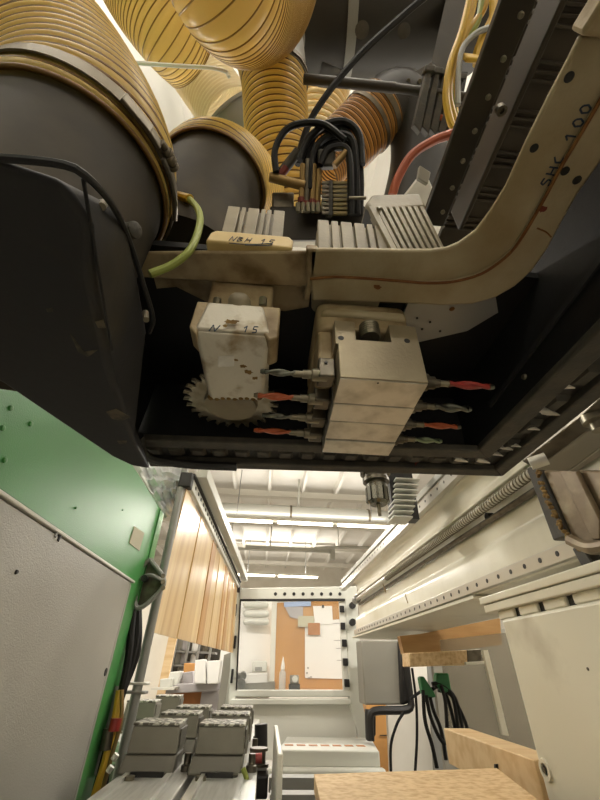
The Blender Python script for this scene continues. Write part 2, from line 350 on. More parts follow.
# ================================================================ STRIP CURTAIN
t = empty('strip_curtain', P(195, 640, y=2.6), 'curtain of pale wood-coloured strips hanging from a slotted rail', 'strip curtain')
A0, A1 = P(186, 487, y=1.62), P(237.5, 589, y=4.1)
B0, B1 = P(150, 632, y=1.62), P(233, 653, y=4.1)
edges = [0, .045, .155, .265, .33, .39, .47, .54, .60, .655, .70, .76, .81, .865, .92, .965, 1]
mats = ['strip2', 'strip', 'strip', 'strip2', 'strip3', 'strip', 'strip2', 'strip', 'strip3', 'strip2', 'strip3', 'strip', 'strip2', 'strip3', 'strip', 'strip2']
for i in range(16):
    a, b_ = edges[i], edges[i + 1]; g = .002
    p0, p1, q0, q1 = A0.lerp(A1, a), A0.lerp(A1, b_ - g), B0.lerp(B1, a), B0.lerp(B1, b_ - g)
    off = V((-.004 if i % 2 else 0, 0, 0))
    MB().prism([p0 + off, p1 + off, q1 + off, q0 + off], (.006, 0, 0)).build('curtain_strip', mats[i], t, .002)
dr = (A1 - A0).normalized()
C0, C1 = A0 + V((.01, 0, .02)), A1 + V((.01, 0, .02))
def barq(mb, a, b_, w_, h_): return mb.hexa([a, a + V((w_, 0, 0)), b_ + V((w_, 0, 0)), b_, a + V((0, 0, h_)), a + V((w_, 0, h_)), b_ + V((w_, 0, h_)), b_ + V((0, 0, h_))])
barq(MB(), C0 + V((0, 0, -.02)), C1 + V((0, 0, -.02)), .012, .05).build('slotted_rail', 'frame', t, .002)
b = MB()
for i in range(34):
    q = C0.lerp(C1, .03 + i * .0285) + V((.0125, 0, .004)); b.box(q, q + V((.003, .02 + .02 * i / 34, .012)))
tag(b.build('slot', 'slot', t), kind='stuff')
barq(MB(), C0 + V((.0, 0, .034)), C1 + V((0, 0, .034)), .02, .012).build('black_seal', 'slot', t)
barq(MB(), C0 + V((.015, .05, .05)), C1 + V((.03, 0, .05)), .05, .06).build('top_beam', 'frame', t, .004)
MB().cyl(A0 + V((-.004, -.01, 0)), B0 + V((-.004, -.01, -.1)), .006, seg=8).build('edge_rod', 'bolt', t)
MB().box(A0 + V((-.03, -.03, -.01)), A0 + V((.025, .02, .06))).build('end_cap', 'slot', t, .006)
for q in (P(238, 590, y=4.06), P(231, 596, y=4.0)): MB().box(q - V((.02, .02, .02)), q + V((.02, .02, .03))).build('end_cap', 'slot', t)

# ================================================================ END FRAME WITH WINDOW
YW = 4.1
def fr(mb, pts, th=.07, y=YW): return mb.prism(PP(pts, y=y), (0, th, 0))
t = empty('guard_frame', P(295, 745, y=YW), 'light grey machine end frame holding the big viewing window', 'machine frame')
fr(MB(), [(238, 588), (357, 586), (357, 599), (238, 600)]).build('top_beam', 'frame', t, .01)
fr(MB(), [(234, 592), (241, 592), (235.5, 706), (228, 706)]).build('side_post', 'frame', t, .008)
fr(MB(), [(345, 596), (357, 590), (363, 705), (373, 748), (362, 748), (350, 706)], .1).build('side_post', 'frame', t, .008)
fr(MB(), [(232, 690), (351, 690), (351, 697), (231, 697)]).build('sill', 'frame', t, .008)
fr(MB(), [(231, 699), (351, 699), (352, 705), (230, 705)], .07, YW - .03).build('sill', 'frame', t, .008)
fr(MB(), [(228, 705), (352, 705), (360, 760), (222, 760)], .03, YW + .02).build('lower_panel', 'sill', t)
fr(MB(), [(240, 599), (345, 599), (345, 601), (240, 601)], .03, YW - .005).build('gasket', 'slot', t)
fr(MB(), [(239.6, 600), (241, 600), (237, 690), (235.6, 690)], .03, YW - .005).build('gasket', 'slot', t)
fr(MB(), [(339, 600), (345, 600), (349, 691), (343.5, 691)], .03, YW + .01).build('window_stile', 'sill', t)
pane = fr(MB(), [(240, 600), (340, 600), (344, 691), (236, 691)], .008, YW + .03).build('window_pane', 'pane', t)
for k in range(8):
    p = P(275.5 + k * 9.2, 594, y=YW); MB().lathe(p, (0, 1, 0), [(-.004, .016), (.01, .016)], 14).build('hole', 'slot', t)
for q in ((342, 609), (343, 626), (344.5, 643), (345.5, 662), (347, 683)):
    p = P(*q, y=YW - .01); MB().box(p - V((.022, .01, .028)), p + V((.022, .02, .028))).build('clip', 'slot', t, .004)
for q in ((235.5, 610), (235, 642), (232, 676)):
    p = P(*q, y=YW - .02); MB().box(p - V((.01, .01, .05)), p + V((.01, .02, .05))).build('hinge', 'slot', t, .004)
for q in ((353, 605), (353, 622)): MB().lathe(P(*q, y=YW - .05), (0, 1, 0), [(0, .03), (.06, .03)], 12).build('black_stop', 'slot', t)
# tray below the frame
t = empty('perforated_tray', P(320, 768, y=3.6), 'light grey slotted tray projecting below the window frame', 'tray')
ZT = -.45
q = [P(281, 733, z=ZT), P(363, 732, z=ZT), P(373, 748, z=ZT), P(283, 752, z=ZT)]
y0 = 3.45
q = [V((.24, 4.05, ZT)), V((.93, 4.05, ZT)), V((.84, y0, ZT)), V((.15, y0, ZT))]
MB().prism(q, (0, 0, -.012)).build('tray_top', 'sill', t)
MB().hexa([(.13, y0 - .03, ZT - .08), (.84, y0 - .03, ZT - .08), (.84, y0, ZT - .08), (.13, y0, ZT - .08), (.15, y0 - .03, ZT + .004), (.84, y0 - .03, ZT + .004), (.84, y0, ZT + .004), (.15, y0, ZT + .004)]).build('front_lip', 'frame', t, .008)
MB().box((.08, y0 - .1, ZT - .12), (.86, y0 - .03, ZT - .075)).build('front_lip', 'frame', t, .015)
for k in range(7):
    x = .2 + k * .088; MB().box((x, 3.62, ZT), (x + .062, 3.68, ZT + .002)).build('slot', 'orangebin', t)
MB().cyl((.62, 3.38, ZT - .16), (.62, 3.38, ZF), .03).build('leg', 'sill', t)

# ================================================================ BEHIND THE WINDOW
YB = 5.2
t = empty('notice_board', P(312, 690, y=YB), 'tall brown wooden partition behind the window with pinned sheets', 'notice board')
fr(MB(), [(277, 603), (349, 598), (352, 693), (274, 693)], .05, YB).build('board', 'oak', t)
fr(MB(), [(272, 600), (277, 600), (274, 693), (269, 693)], .06, YB - .01).build('edge_strip', 'trim', t)
fr(MB(), [(268, 690), (345, 691), (345, 694), (268, 694)], .42, YB - .42).build('shelf', 'oak', t)
def sheet(pts, m, label, y, g='papers pinned to the brown partition', name='paper_sheet', cat='paper'):
    o = fr(MB(), pts, .006, y).build(name, m); tag(o, label, cat, g); return o
o = sheet([(305, 622), (343, 619), (345, 679), (305, 678)], 'paper', 'large white plan pinned on the right of the brown partition', YB - .012)
for q in ((308, 668), (307, 673), (311, 677), (309, 678)): MB().lathe(P(*q, y=YB - .014), (0, -1, 0), [(0, .009), (.006, .009)], 8).build('pin', 'ctrl', o)
for q in ((333, 623), (334, 640), (336, 648), (337, 660)): fr(MB(), [(q[0], q[1]), (q[0] + 7, q[1]), (q[0] + 7, q[1] + .7), (q[0], q[1] + .7)], .002, YB - .015).build('printed_line', 'lilac', o)
o = sheet([(313, 606), (332, 606), (333, 624), (315, 625)], 'paper', 'white sheet clipped at the top of the brown partition', YB - .02)
fr(MB(), [(322, 605), (324, 605), (324, 608), (322, 608)], .01, YB - .03).build('clip', 'slot', o)
sheet([(284, 602), (311, 601), (311, 606), (284, 607)], 'bluep', 'pale blue strip of card at the top of the partition', YB - .02)
sheet([(298, 616), (314, 616), (314, 627), (298, 627)], 'label', 'small framed grey sheet in the middle of the partition', YB - .03)
sheet([(308, 623), (320, 623), (320, 635), (308, 635)], 'orangebin', 'small brown card under the framed grey sheet', YB - .035)
sheet([(285, 607), (303, 607), (303, 620), (290, 617)], 'lilac', 'folded mauve-brown paper at the top left of the partition', YB - .018)
# white wall with air duct to its left
t = empty('office_wall', P(255, 720, y=YB + .3), 'white office partition left of the brown board', 'partition')
fr(MB(), [(225, 598), (272, 598), (268, 730), (215, 730)], .05, YB + .15).build('panel', 'paper', t)
for k, v in enumerate((601, 610, 618)):
    fr(MB(), [(243, v), (269, v), (269, v + 7), (243, v + 7)], .06, YB + .02).build('wall_pocket', 'sill', t, .03)
o = fr(MB(), [(234, 684), (275, 682), (275, 694), (232, 694)], .5, YB - .35).build('desk', 'ctrl'); tag(o, 'grey desk seen through the lower left of the window', 'desk')
o = fr(MB(), [(247, 674), (268, 673), (268, 684), (246, 684)], .25, YB - .3).build('paper_box', 'paper', bevel=.01); tag(o, 'low white box lying on the desk behind the window', 'box')
t = empty('wall_dispenser', P(258, 672, y=YB + .1), 'small white dispenser with a slot above the box', 'dispenser')
fr(MB(), [(252, 661), (267, 661), (267, 672), (252, 672)], .06, YB + .04).build('body', 'sill', t, .01)
fr(MB(), [(255, 667), (262, 667), (262, 671), (255, 671)], .01, YB + .03).build('slot', 'castg', t)
for q, r_ in (((238, 678), .04), ((243, 676), .035), ((241, 684), .045)):
    o = MB().lathe(P(*q, y=YB - .4), (0, 1, .3), [(0, r_), (.03, r_), (.03, r_ * .6), (0, r_ * .6)], 18).build('tape_roll', 'castg'); tag(o, {238: 'grey roll nearest the left edge of the window', 243: 'grey roll right of and above another at the window corner', 241: 'lowest grey roll at the window corner'}[q[0]], 'roll', 'rolls on the desk')
t = empty('squeeze_bottle', P(282, 690, y=4.80), 'clear squeeze bottle with pointed tip on the shelf', 'bottle')
p = P(282, 690, y=4.80)
MB().lathe(p, (0, 0, 1), [(0, .035), (.14, .035), (.17, .015)], 18).build('bottle', 'bottle', t)
MB().lathe(p + V((0, 0, .17)), (0, 0, 1), [(0, .02), (.03, .02), (.11, .003)], 14).build('nozzle', 'paper', t)
t = empty('tape_dispenser', P(294.5, 684, y=4.85), 'grey square tape dispenser beside the squeeze bottle', 'dispenser')
fr(MB(), [(290, 675), (299, 675), (299, 684), (290, 684)], .06, 4.85).build('body', 'ctrl', t, .01)
MB().lathe(P(295, 679, y=4.84), (0, 1, 0), [(-.01, .03), (.01, .03)], 14).build('roll', 'sill', t)
fr(MB(), [(289, 684), (300, 684), (300, 690), (289, 690)], .07, 4.84).build('foot', 'slot', t)

# ================================================================ LEFT BACKGROUND
o = fr(MB(), [(128, 600), (182, 600), (160, 720), (105, 780)], .1, 5.6).build('white_partition', 'wallm'); tag(o, 'tall white partition seen under the left end of the strip curtain', 'partition')
o = fr(MB(), [(170, 630), (178, 630), (132, 850), (124, 850)], .06, 5.4).build('wooden_post', 'timber'); tag(o, 'pale wooden post along the edge of the white partition', 'post')
t = empty('storage_rack', P(195, 700, y=6.2), 'dark rack of bottles and tools behind the machine on the left', 'rack')
fr(MB(), [(172, 636), (222, 640), (215, 690), (165, 690)], .05, 6.6).build('back', 'rubber', t)
for u in (176, 189, 200, 212): fr(MB(), [(u, 634), (u + 2, 634), (u - 26, 800), (u - 28, 800)], .05, 6.1).build('upright', 'castg', t)
for v in (650, 664, 678): fr(MB(), [(170, v), (215, v + 2), (215, v + 4), (170, v + 2)], .3, 6.15).build('shelf', 'castg', t)
for k, (u, v) in enumerate(((180, 650), (184, 650), (195, 651), (204, 652), (178, 664), (183, 664), (193, 666), (206, 666), (180, 678), (186, 678))):
    p = P(u, v, y=6.3); o = MB().lathe(p, (0, 0, 1), [(0, .05), (.12, .05), (.15, .02), (.18, .02)], 12).build('storage_bottle', ['ctrl', 'lilac', 'paper', 'dsteel'][k % 4]); tag(o, ['dark grey', 'mauve-grey', 'white', 'steel-coloured'][k % 4] + ' small bottle on the ' + ('top' if k < 4 else 'middle' if k < 8 else 'lowest') + ' shelf of the dark rack', 'bottle', 'bottles on the dark rack')
t = empty('work_desk', P(195, 720, y=5.3), 'grey desk holding boxes below the strip curtain', 'desk')
fr(MB(), [(168, 684), (219, 683), (217, 691), (165, 694)], .7, 5.1).build('desk_top', 'lilac', t, .01)
fr(MB(), [(165, 693), (202, 692), (198, 714), (163, 714)], .5, 5.3).build('brown_side', 'orangebin', t)
fr(MB(), [(202, 690), (222, 689), (216, 730), (196, 730)], .5, 5.2).build('pedestal', 'lilac', t)
for k, (pts, y, m, lb_) in enumerate([
    ([(195, 660), (205, 659), (206, 684), (194, 684)], 5.0, 'paper', 'white upright folder, left of the pair on the desk'),
    ([(207, 661), (221, 660), (218, 684), (207, 684)], 5.0, 'paper', 'white upright folder, right of the pair on the desk'),
    ([(180, 673), (193, 671), (193, 684), (177, 684)], 5.25, 'lilac', 'pale grey printer standing beside the white folders'),
    ([(170, 672), (181, 671), (177, 686), (165, 688)], 5.1, 'sill', 'white box leaning beside the pale grey printer'),
    ([(160, 679), (172, 678), (170, 689), (159, 689)], 4.95, 'sill', 'lower white box at the left end of the desk'),
    ([(184, 663), (195, 663), (193, 684), (182, 684)], 5.55, 'oak', 'small orange-brown box behind the printer')]):
    o = fr(MB(), pts, .2, y).build('desk_box', m, bevel=.01); tag(o, lb_, 'box', 'boxes on the desk')
o = fr(MB(), [(151, 688), (176, 687), (174, 690), (151, 690)], .25, 4.9).build('small_shelf', 'trim'); tag(o, 'thin white shelf edge sticking out left of the desk', 'shelf')
o = fr(MB(), [(224, 655), (232, 652), (226, 720), (215, 725)], .08, 4.25).build('grey_door', 'ctrl'); tag(o, 'narrow grey steel panel left of the window frame', 'panel')
o = fr(MB(), [(232, 655), (236, 655), (229, 712), (224, 712)], .06, 4.2).build('steel_post', 'duct'); tag(o, 'slim steel post between grey panel and window frame', 'post')

# ================================================================ SUCTION PODS ON RAILS
def rail(x0, x1, y0, y1, label):
    t = empty('console_rail', ((x0 + x1) / 2, (y0 + y1) / 2, ZF), label, 'rail', 'aluminium console rails')
    z = -.22
    MB().box((x0, y0, z - .05), (x1, y1, z)).build('profile', 'alu', t, .003)
    w_ = x1 - x0
    MB().box((x0 + .12 * w_, y0, z), (x0 + .18 * w_, y1, z + .008)).build('guide_rib', 'alu', t)
    MB().box((x0 + .70 * w_, y0, z), (x0 + .78 * w_, y1, z + .008)).build('guide_rib', 'alu', t)
    MB().box((x0 + .02, y0, z - .2), (x1 - .02, y1, z - .05)).build('beam', 'podbase', t)
    MB().box((x0 + .03, y0 + .1, ZF), (x1 - .03, y0 + .25, z - .2)).build('foot', 'podbase', t)
    MB().box((x0 + .03, y1 - .25, ZF), (x1 - .03, y1 - .1, z - .2)).build('foot', 'podbase', t)
rail(-.335, -.165, .45, 2.6, 'silver aluminium rail under the middle row of grey suction pods')
rail(-.175 + .025, .005, .45, 2.6, 'silver aluminium rail under the right row of grey suction pods')
rail(-.60, -.43, 1.75, 2.8, 'silver aluminium rail partly behind the green column')
def pod():
    t = empty('suction_pod', (0, 0, 0), 'x', 'suction pod', 'grey suction pods')
    w_ = .059
    MB().hexa([(-w_ - .003, 0, -.060), (w_ + .003, 0, -.060), (w_ + .003, .11, -.060), (-w_ - .003, .11, -.060), (-w_, .0, -.006), (w_, .0, -.006), (w_, .11, -.006), (-w_, .11, -.006)]).build('body', 'pod', t, .003)
    MB().box((-w_ - .001, -.002, -.006), (w_ + .001, .112, 0)).build('rubber_pad', 'podtop', t, .002)
    MB().box((w_ + .002, .01, -.050), (w_ + .006, .10, -.012)).build('side_plate', 'podbase', t, .002)
    MB().hexa([(-.075, -.01, -.098), (.06, -.01, -.098), (.06, .13, -.098), (-.075, .13, -.098), (-.066, .004, -.060), (.063, .004, -.060), (.063, .11, -.060), (-.066, .11, -.060)]).build('base', 'podbase', t, .006)
    MB().box((-.04, -.012, -.100), (.04, .02, -.090)).build('slot', 'slot', t)
    MB().lathe((.083, .06, -.1), (0, 0, 1), [(0, .014), (.012, .014), (.014, .009), (.035, .009)], 12).build('valve', 'dsteel', t)
    MB().lathe((-.035, -.035, -.100), (0, 0, 1), [(0, .013), (.007, .013)], 16).build('end_knob', 'bolt', t)
    return t
p0 = pod()
def copy_tree(o):
    r = o.copy(); sc.collection.objects.link(r)
    for ch in list(o.children): k = ch.copy(); sc.collection.objects.link(k); k.parent = r
    return r
pods = [(-.262, 1.30, 'nearest grey suction pod of the middle row'), (-.25, 1.56, 'second grey suction pod of the middle row'), (-.245, 1.80, 'third grey suction pod of the middle row'),
        (-.094, 1.30, 'nearest grey suction pod of the right row'), (-.09, 1.56, 'second grey suction pod of the right row'), (-.085, 1.82, 'third grey suction pod of the right row'),
        (-.495, 2.05, 'dull grey suction pod beside the pole, nearest of the left row'), (-.46, 2.42, 'farther grey suction pod of the left row beyond the middle row')]
for i, (x, y, lb_) in enumerate(pods):
    o = p0 if i == 0 else copy_tree(p0)
    o.location = (x, y, -.12 + ZO); o['label'] = lb_
    ORG[o] = V((x, y, -.12))
# stop cylinders right of the pods
t = empty('stop_unit', P(260, 780, y=1.5), 'black pneumatic stop with red ring right of the suction pods', 'stop')
MB().cyl(P(261, 748, y=1.7), P(261, 724, y=1.7), .022).build('cylinder', 'slot', t)
MB().lathe(P(258, 765, y=1.45), (0, 0, 1), [(-.004, .03), (.004, .03), (.004, .02), (.03, .02), (.03, .026), (.036, .026)], 20).build('cap', 'dsteel', t)
MB().cyl(P(250, 759, y=1.4), P(262, 758, y=1.4), .011).build('red_ring', 'red', t)
MB().box(P(246, 800, y=1.4) + V((0, 0, 0)), P(268, 768, y=1.5)).build('body', 'slot', t, .006)
MB().tube(PP([(243, 768), (247, 782), (243, 800), (238, 815)], y=1.28), .006, 8, 14).build('air_line', 'cablegy', t)
MB().box(P(246, 768, y=1.42), P(266, 763, y=1.52)).build('plate', 'castg', t)
o = MB().prism([P(271, 726, y=1.62), P(274, 726, y=1.62), P(283, 800, y=1.0), P(268, 800, y=1.0)], (0, .01, -.01))
o = MB().hexa([V((.045, 1.1, -.4)), V((.058, 1.1, -.4)), V((.066, 1.66, -.4)), V((.053, 1.66, -.4)), V((.045, 1.1, -.15)), V((.058, 1.1, -.15)), V((.066, 1.66, -.155)), V((.053, 1.66, -.155))]).build('divider_plate', 'trim', bevel=.003)
tag(o, 'upright white divider plate right of the suction pods', 'plate')
t = empty('machine_bed', (.4, 2.7, ZF), 'dark machine bed with grey cross bars beyond the chipboard', 'machine bed')
MB().box((.08, 2.25, ZF), (.66, 3.3, -.9)).build('bed', 'ctrl', t)
for y in (2.3, 2.6, 2.95): MB().box((.08, y, -.56), (.9, y + .09, -.5)).build('cross_bar', 'dsteel' if y == 2.3 else 'castg', t)
for x in (.1, .8): MB().box((x, 2.3, -.9), (x + .06, 3.04, -.56)).build('stand', 'dsteel', t)
o = fr(MB(), [(280, 765), (330, 765), (326, 845), (268, 845)], .1, 5.0).build('wooden_crate', 'oak'); tag(o, 'orange-brown wooden crate seen under the slotted tray', 'crate')

# ================================================================ CHIPBOARD, TIMBERS, RIGHT SIDE
q = [P(314, 774, z=-.2), P(497, 768, z=-.2), P(545, 805, z=-.2), V((.60, .55, -.2)), V((.02, .55, -.2)), P(321, 805, z=-.2)]
o = MB().prism([q[0], q[1], q[2], q[3], V((.06, .6, -.2)), q[5]], (0, 0, -.03)).build('chipboard', 'osb', bevel=.001); tag(o, 'flat speckled chipboard panel at the bottom right', 'board')
t = empty('chipboard_trestle', (.35, .9, ZF), 'dark trestle carrying the speckled chipboard panel', 'trestle')
MB().box((.12, .65, -.27), (.55, .72, -.232)).build('beam', 'podbase', t); MB().box((.16, 1.1, -.27), (.6, 1.17, -.232)).build('beam', 'podbase', t)
for x, y in ((.2, .65), (.5, .65), (.2, 1.1), (.5, 1.1)): MB().box((x, y, ZF), (x + .05, y + .05, -.27)).build('leg', 'podbase', t)
o = MB().hexa([V((.655, 1.70, -.252)), V((.641, 1.135, -.252)), V((.722, 1.135, -.252)), V((.752, 1.70, -.252)), V((.655, 1.70, -.16)), V((.641, 1.135, -.16)), V((.722, 1.135, -.16)), V((.752, 1.70, -.16))]).build('timber_beam', 'timber', bevel=.003)
tag(o, 'thick planed pale timber lying behind the chipboard panel', 'timber')
MB().prism(PP([(494, 764), (496, 764), (496, 772), (494, 772)], x=.640), (.02, 0, 0)).build('pencil_mark', 'slot', o)
t = empty('timber_stand', (.68, 1.45, ZF), 'dark steel stand carrying the thick timber', 'stand')
MB().box((.67, 1.56, ZF), (.72, 1.66, -.254)).build('leg', 'dsteel', t); MB().box((.65, 1.28, ZF), (.70, 1.34, -.254)).build('leg', 'dsteel', t)
# ply pieces under the beam
o = fr(MB(), [(400, 636), (420, 634), (500, 618), (502, 645), (420, 654), (404, 654)], .06, 2.6).build('plywood_panel', 'ply'); tag(o, 'reddish plywood panel standing right under the cream beam', 'board')
t = empty('glued_board', P(440, 666, y=2.2), 'light glued wooden board with a grey end block under the plywood', 'board')
fr(MB(), [(409, 653), (467, 650), (468, 665), (410, 667)], .12, 2.2).build('board', 'osb', t, .004)
fr(MB(), [(467, 650), (481, 649), (482, 661), (468, 662)], .08, 2.2).build('end_block', 'dsteel', t, .003)
fr(MB(), [(466, 662), (484, 661), (484, 664), (466, 665)], .1, 2.18).build('ledge', 'trim', t)
t = empty('acrylic_guard', P(490, 740, y=2.4), 'smoky translucent acrylic guard with a cream edge bar', 'guard')
fr(MB(), [(440, 640), (530, 630), (540, 760), (450, 740)], .008, 2.5).build('sheet', 'acryl', t)
fr(MB(), [(483, 650), (488, 650), (509, 736), (503, 735)], .02, 2.45).build('edge_bar', 'cream', t)
o = fr(MB(), [(430, 640), (560, 620), (580, 800), (450, 800)], .05, 3.4).build('grey_cabinet', 'ctrl'); tag(o, 'grey cabinet side seen through the smoky acrylic guard', 'cabinet')
o = fr(MB(), [(385, 660), (432, 650), (440, 800), (392, 800)], .06, 4.3).build('white_curtain', 'wallm'); tag(o, 'white panel hanging right of the control cabinet', 'panel')
o = fr(MB(), [(428, 655), (440, 655), (453, 800), (437, 800)], .05, 4.1).build('dark_post', 'castg'); tag(o, 'grey post beside the white panel behind the cables', 'post')
o = fr(MB(), [(366, 700), (394, 700), (396, 800), (368, 800)], .5, 5.0).build('wooden_cabinet', 'oak'); tag(o, 'orange-brown cabinet below the control cabinet', 'cabinet')
fr(MB(), [(380, 735), (395, 735), (395, 736), (380, 736)], .01, 4.98).build('door_gap', 'slot', o)
# hanging cables with green holders
YH = 2.3
for k, (pts, lb_) in enumerate([([(420, 677), (424, 676), (432, 688), (437, 697), (428, 699), (423, 693)], 'dark green cable holder, left of the two hanging by the control cabinet'), ([(437, 673), (449, 673), (452, 690), (444, 694), (436, 684)], 'dark green cable holder, right of the two above the timber')]):
    o = fr(MB(), pts, .05, YH).build('cable_holder', 'cableg', bevel=.008); tag(o, lb_, 'cable holder', 'green cable holders')
for k, pts in enumerate([[(423, 690), (425, 720), (432, 745), (437, 768)], [(426, 695), (430, 715), (438, 735), (445, 745)], [(430, 697), (434, 712), (441, 730), (446, 760)], [(441, 685), (445, 700), (447, 727), (447, 745)],
                         [(432, 684), (440, 684), (452, 695), (458, 727), (459, 745)], [(434, 686), (446, 688), (456, 700), (462, 727), (463, 745)], [(438, 690), (450, 694), (460, 710), (467, 728), (468, 745)], [(428, 692), (440, 686), (448, 700), (455, 728), (456, 745)]]):
    o = MB().tube(PP(pts, y=YH - .04 + .012 * k), .009, 8, 24).build('hanging_cable', 'cableb'); tag(o, 'black cable looping down from the green holders', 'cable', 'cables on the green holders')
for q, lb_ in (([(412, 668), (416, 700), (417, 735), (415, 775)], 'thin black cable hanging straight down beside the control cabinet'), ([(410, 699), (420, 692), (426, 688)], 'short black cable running from control cabinet to green holder'), ([(404, 712), (397, 724), (391, 745), (391, 775)], 'black cable curving down from the underside of the control cabinet')):
    o = MB().tube(PP(q, y=3.5), .01, 8, 24).build('cable', 'cableb'); tag(o, lb_, 'cable')
# control cabinet
t = empty('control_cabinet', P(385, 712, y=3.8), 'grey control cabinet with black rounded frame beside the window frame', 'control cabinet')
fr(MB(), [(361, 640), (400, 640), (403, 705), (365, 705)], .22, 3.75).build('housing', 'ctrl', t, .01)
fr(MB(), [(399, 640), (408, 642), (413, 702), (402, 706)], .2, 3.70).build('screen_bezel', 'slot', t, .02)
MB().tube(PP([(404, 645), (410, 695), (411, 706), (404, 710), (376, 711), (370, 718), (371, 741)], y=3.70), .028, 8, 40).build('black_frame', 'slot', t)
fr(MB(), [(366, 709), (376, 711), (376, 735), (372, 741), (367, 741)], .06, 3.75).build('cable_shroud', 'slot', t, .01)

# ================================================================ GANTRY BEAM
XB = .72
t = empty('gantry_beam', (XB + .2, 2.2, .2), 'long cream cast machine beam with guide rails running away on the right', 'machine beam')
ztop, zscr, zrail = .65, .455, .238
prof = [(XB + .03, .70), (XB + .0, .66), (XB - .0, .60), (XB + .025, .585), (XB + .03, .53), (XB + .012, .505), (XB + .0, .49), (XB + .05, .475), (XB + .05, .43), (XB + .03, .415), (XB + .035, .36), (XB + .005, .335), (XB, .32), (XB, .218), (XB + .35, .218), (XB + .35, .70)]
y0, y1 = -.2, 3.38
MB().prism([V((a, y0, b_)) for a, b_ in prof], (0, y1 - y0, 0)).build('beam_body', 'cream', t, .006, 3)
MB().box((XB - .025, y0, .605), (XB + .02, 3.85, .645)).box((XB - .012, y0, .645), (XB + .02, 3.85, .668)).build('guide_rail', 'rail', t, .002)
MB().box((XB - .02, y0, .668), (XB + .06, 3.85, .70)).build('rail_cover', 'duct', t, .003)
MB().box((XB - .018, y0, .222), (XB, y1, .258)).build('guide_rail', 'rail', t, .002)
b = MB()
for i in range(36): y = .76 + i * .07; b.lathe((XB - .0185, y, .24), (1, 0, 0), [(-.0005, .0065), (.003, .0065)], 12)
MB.build(b, 'rail_screw', 'slot', t)
b = MB()
for i in range(44): y = .8 + i * .072; b.lathe((XB - .0255, y, .632), (1, 0, 0), [(-.0005, .006), (.003, .006)], 10)
b.build('rail_screw', 'slot', t)
# lead screw
b = MB(); b.cyl((XB - .005, y0, zscr), (XB - .005, y1 - .1, zscr), .0135, seg=16).build('screw_spindle', 'rail', t)
hel = [(XB - .005 + .0138 * math.cos(a * 2 * math.pi / 10), .55 + a * .0016, zscr + .0138 * math.sin(a * 2 * math.pi / 10)) for a in range(1150)]
MB().tube(hel, .003, 5).build('screw_thread', 'bolt', t)
MB().cyl((XB + .02, y0, zscr - .035), (XB + .02, y1 - .1, zscr - .03), .010, seg=14).build('screw_shadow', 'dsteel', t)  # dark rod standing in for the thin shadow below the lead screw
MB().lathe(P(490, 517, x=XB + .03), (1, 0, 0), [(-.012, .014), (.01, .014)], 16).build('bore', 'slot', t)
for q in ((383, 584), (405, 594)): MB().tube(PP([(q[0], q[1]), (q[0] + 3, q[1] + 9)], x=XB + .0), .003, 6).build('scratch', 'brass', t)
q = PP([(360, 606), (351, 611)], y=4.0); MB().cyl((XB - .005, 3.24, zscr), (XB - .005, 3.32, zscr), .028).build('end_bearing', 'castg', t)
# shelf strip below the beam
o = MB().box((XB - .02, 1.36, .205), (XB + .33, 3.45, .214)).build('beam_base_board', 'creamd'); tag(o, 'cream board lying flat under the long beam', 'board')
# pedestal cabinet on the right
XP = .635
t = empty('pedestal_cabinet', (XP + .3, .4, ZF), 'smooth cream machine pedestal filling the lower right corner', 'machine pedestal')
MB().box((XP, -.8, ZF), (XP + .7, 1.11, .119)).build('side_panel', 'creamd', t, .008, 3)
MB().box((XP - .011, -.8, .1605), (XP + .7, 1.182, .179)).build('top_plate', 'cream', t, .003)
MB().box((XP - .007, -.8, .139), (XP + .7, 1.173, .159)).build('top_plate', 'cream', t, .003)
for i in range(8):
    y = 1.10 - i * .101; MB().box((XP + .004, y - .05, .119), (XP + .4, y + .026, .139)).build('spacer', 'cream', t, .003)
    MB().box((XP + .012, y - .076, .1195), (XP + .4, y - .049, .1385)).build('slot', 'slot', t)
pp = P(546, 770, x=XP)
MB().lathe(pp, (-1, 0, 0), [(0, .020), (.004, .018), (.004, .011), (-.004, .009)], 24).build('recessed_bolt', 'creamd', t)
MB().lathe(pp + V((-.003, 0, 0)), (-1, 0, 0), [(0, .007), (.002, .007)], 6).build('bolt_head', 'dsteel', t)
MB().lathe(P(588, 669, x=XP), (-1, 0, 0), [(0, .003), (.001, .003)], 8).build('screw', 'dsteel', t)

# carriage on the beam
XC = .66
t = empty('beam_carriage', P(575, 510, x=XC), 'grey carriage with dusty wipers riding on the beam rails', 'carriage')
MB().prism(PP([(526, 468), (536, 464), (568, 536), (553, 541)], x=XC + .03), (.03, 0, 0)).build('wiper', 'rubber', t, .004)
MB().prism(PP([(571, 548), (583, 548), (593, 563), (583, 570)], x=XC + .03), (.03, 0, 0)).build('wiper', 'rubber', t, .004)
cb = MB(); cp = cr(PP([(537, 470), (546, 497), (560, 525), (573, 543), (590, 552)], x=XC + .022), 46)
for q in cp: cb.lathe(q + V((0, random.uniform(-.006, .006), random.uniform(-.006, .006))), (random.uniform(-1, 1), 1, random.uniform(-1, 1)), [(-.006, .002), (-.003, .0045), (.002, .005), (.006, .002)], 7)
cb.build('caked_dust', 'caked', t)
MB().prism(PP([(542, 470), (610, 470), (625, 545), (575, 545)], x=XC + .035), (.05, 0, 0)).build('carriage_body', 'brownm', t, .006)
MB().prism(PP([(558, 470), (575, 470), (600, 520), (600, 540), (592, 540)], x=XC + .02), (.012, 0, 0)).build('grey_plate', 'brownm', t, .003)
MB().tube(PP([(570, 540), (590, 548), (615, 545)], x=XC + .01), .013, 8, 10).build('hose_stub', 'brownm', t)
t = empty('clamp_block', P(570, 455, z=.34), 'grey ground steel block hanging at the right over the beam', 'steel block')
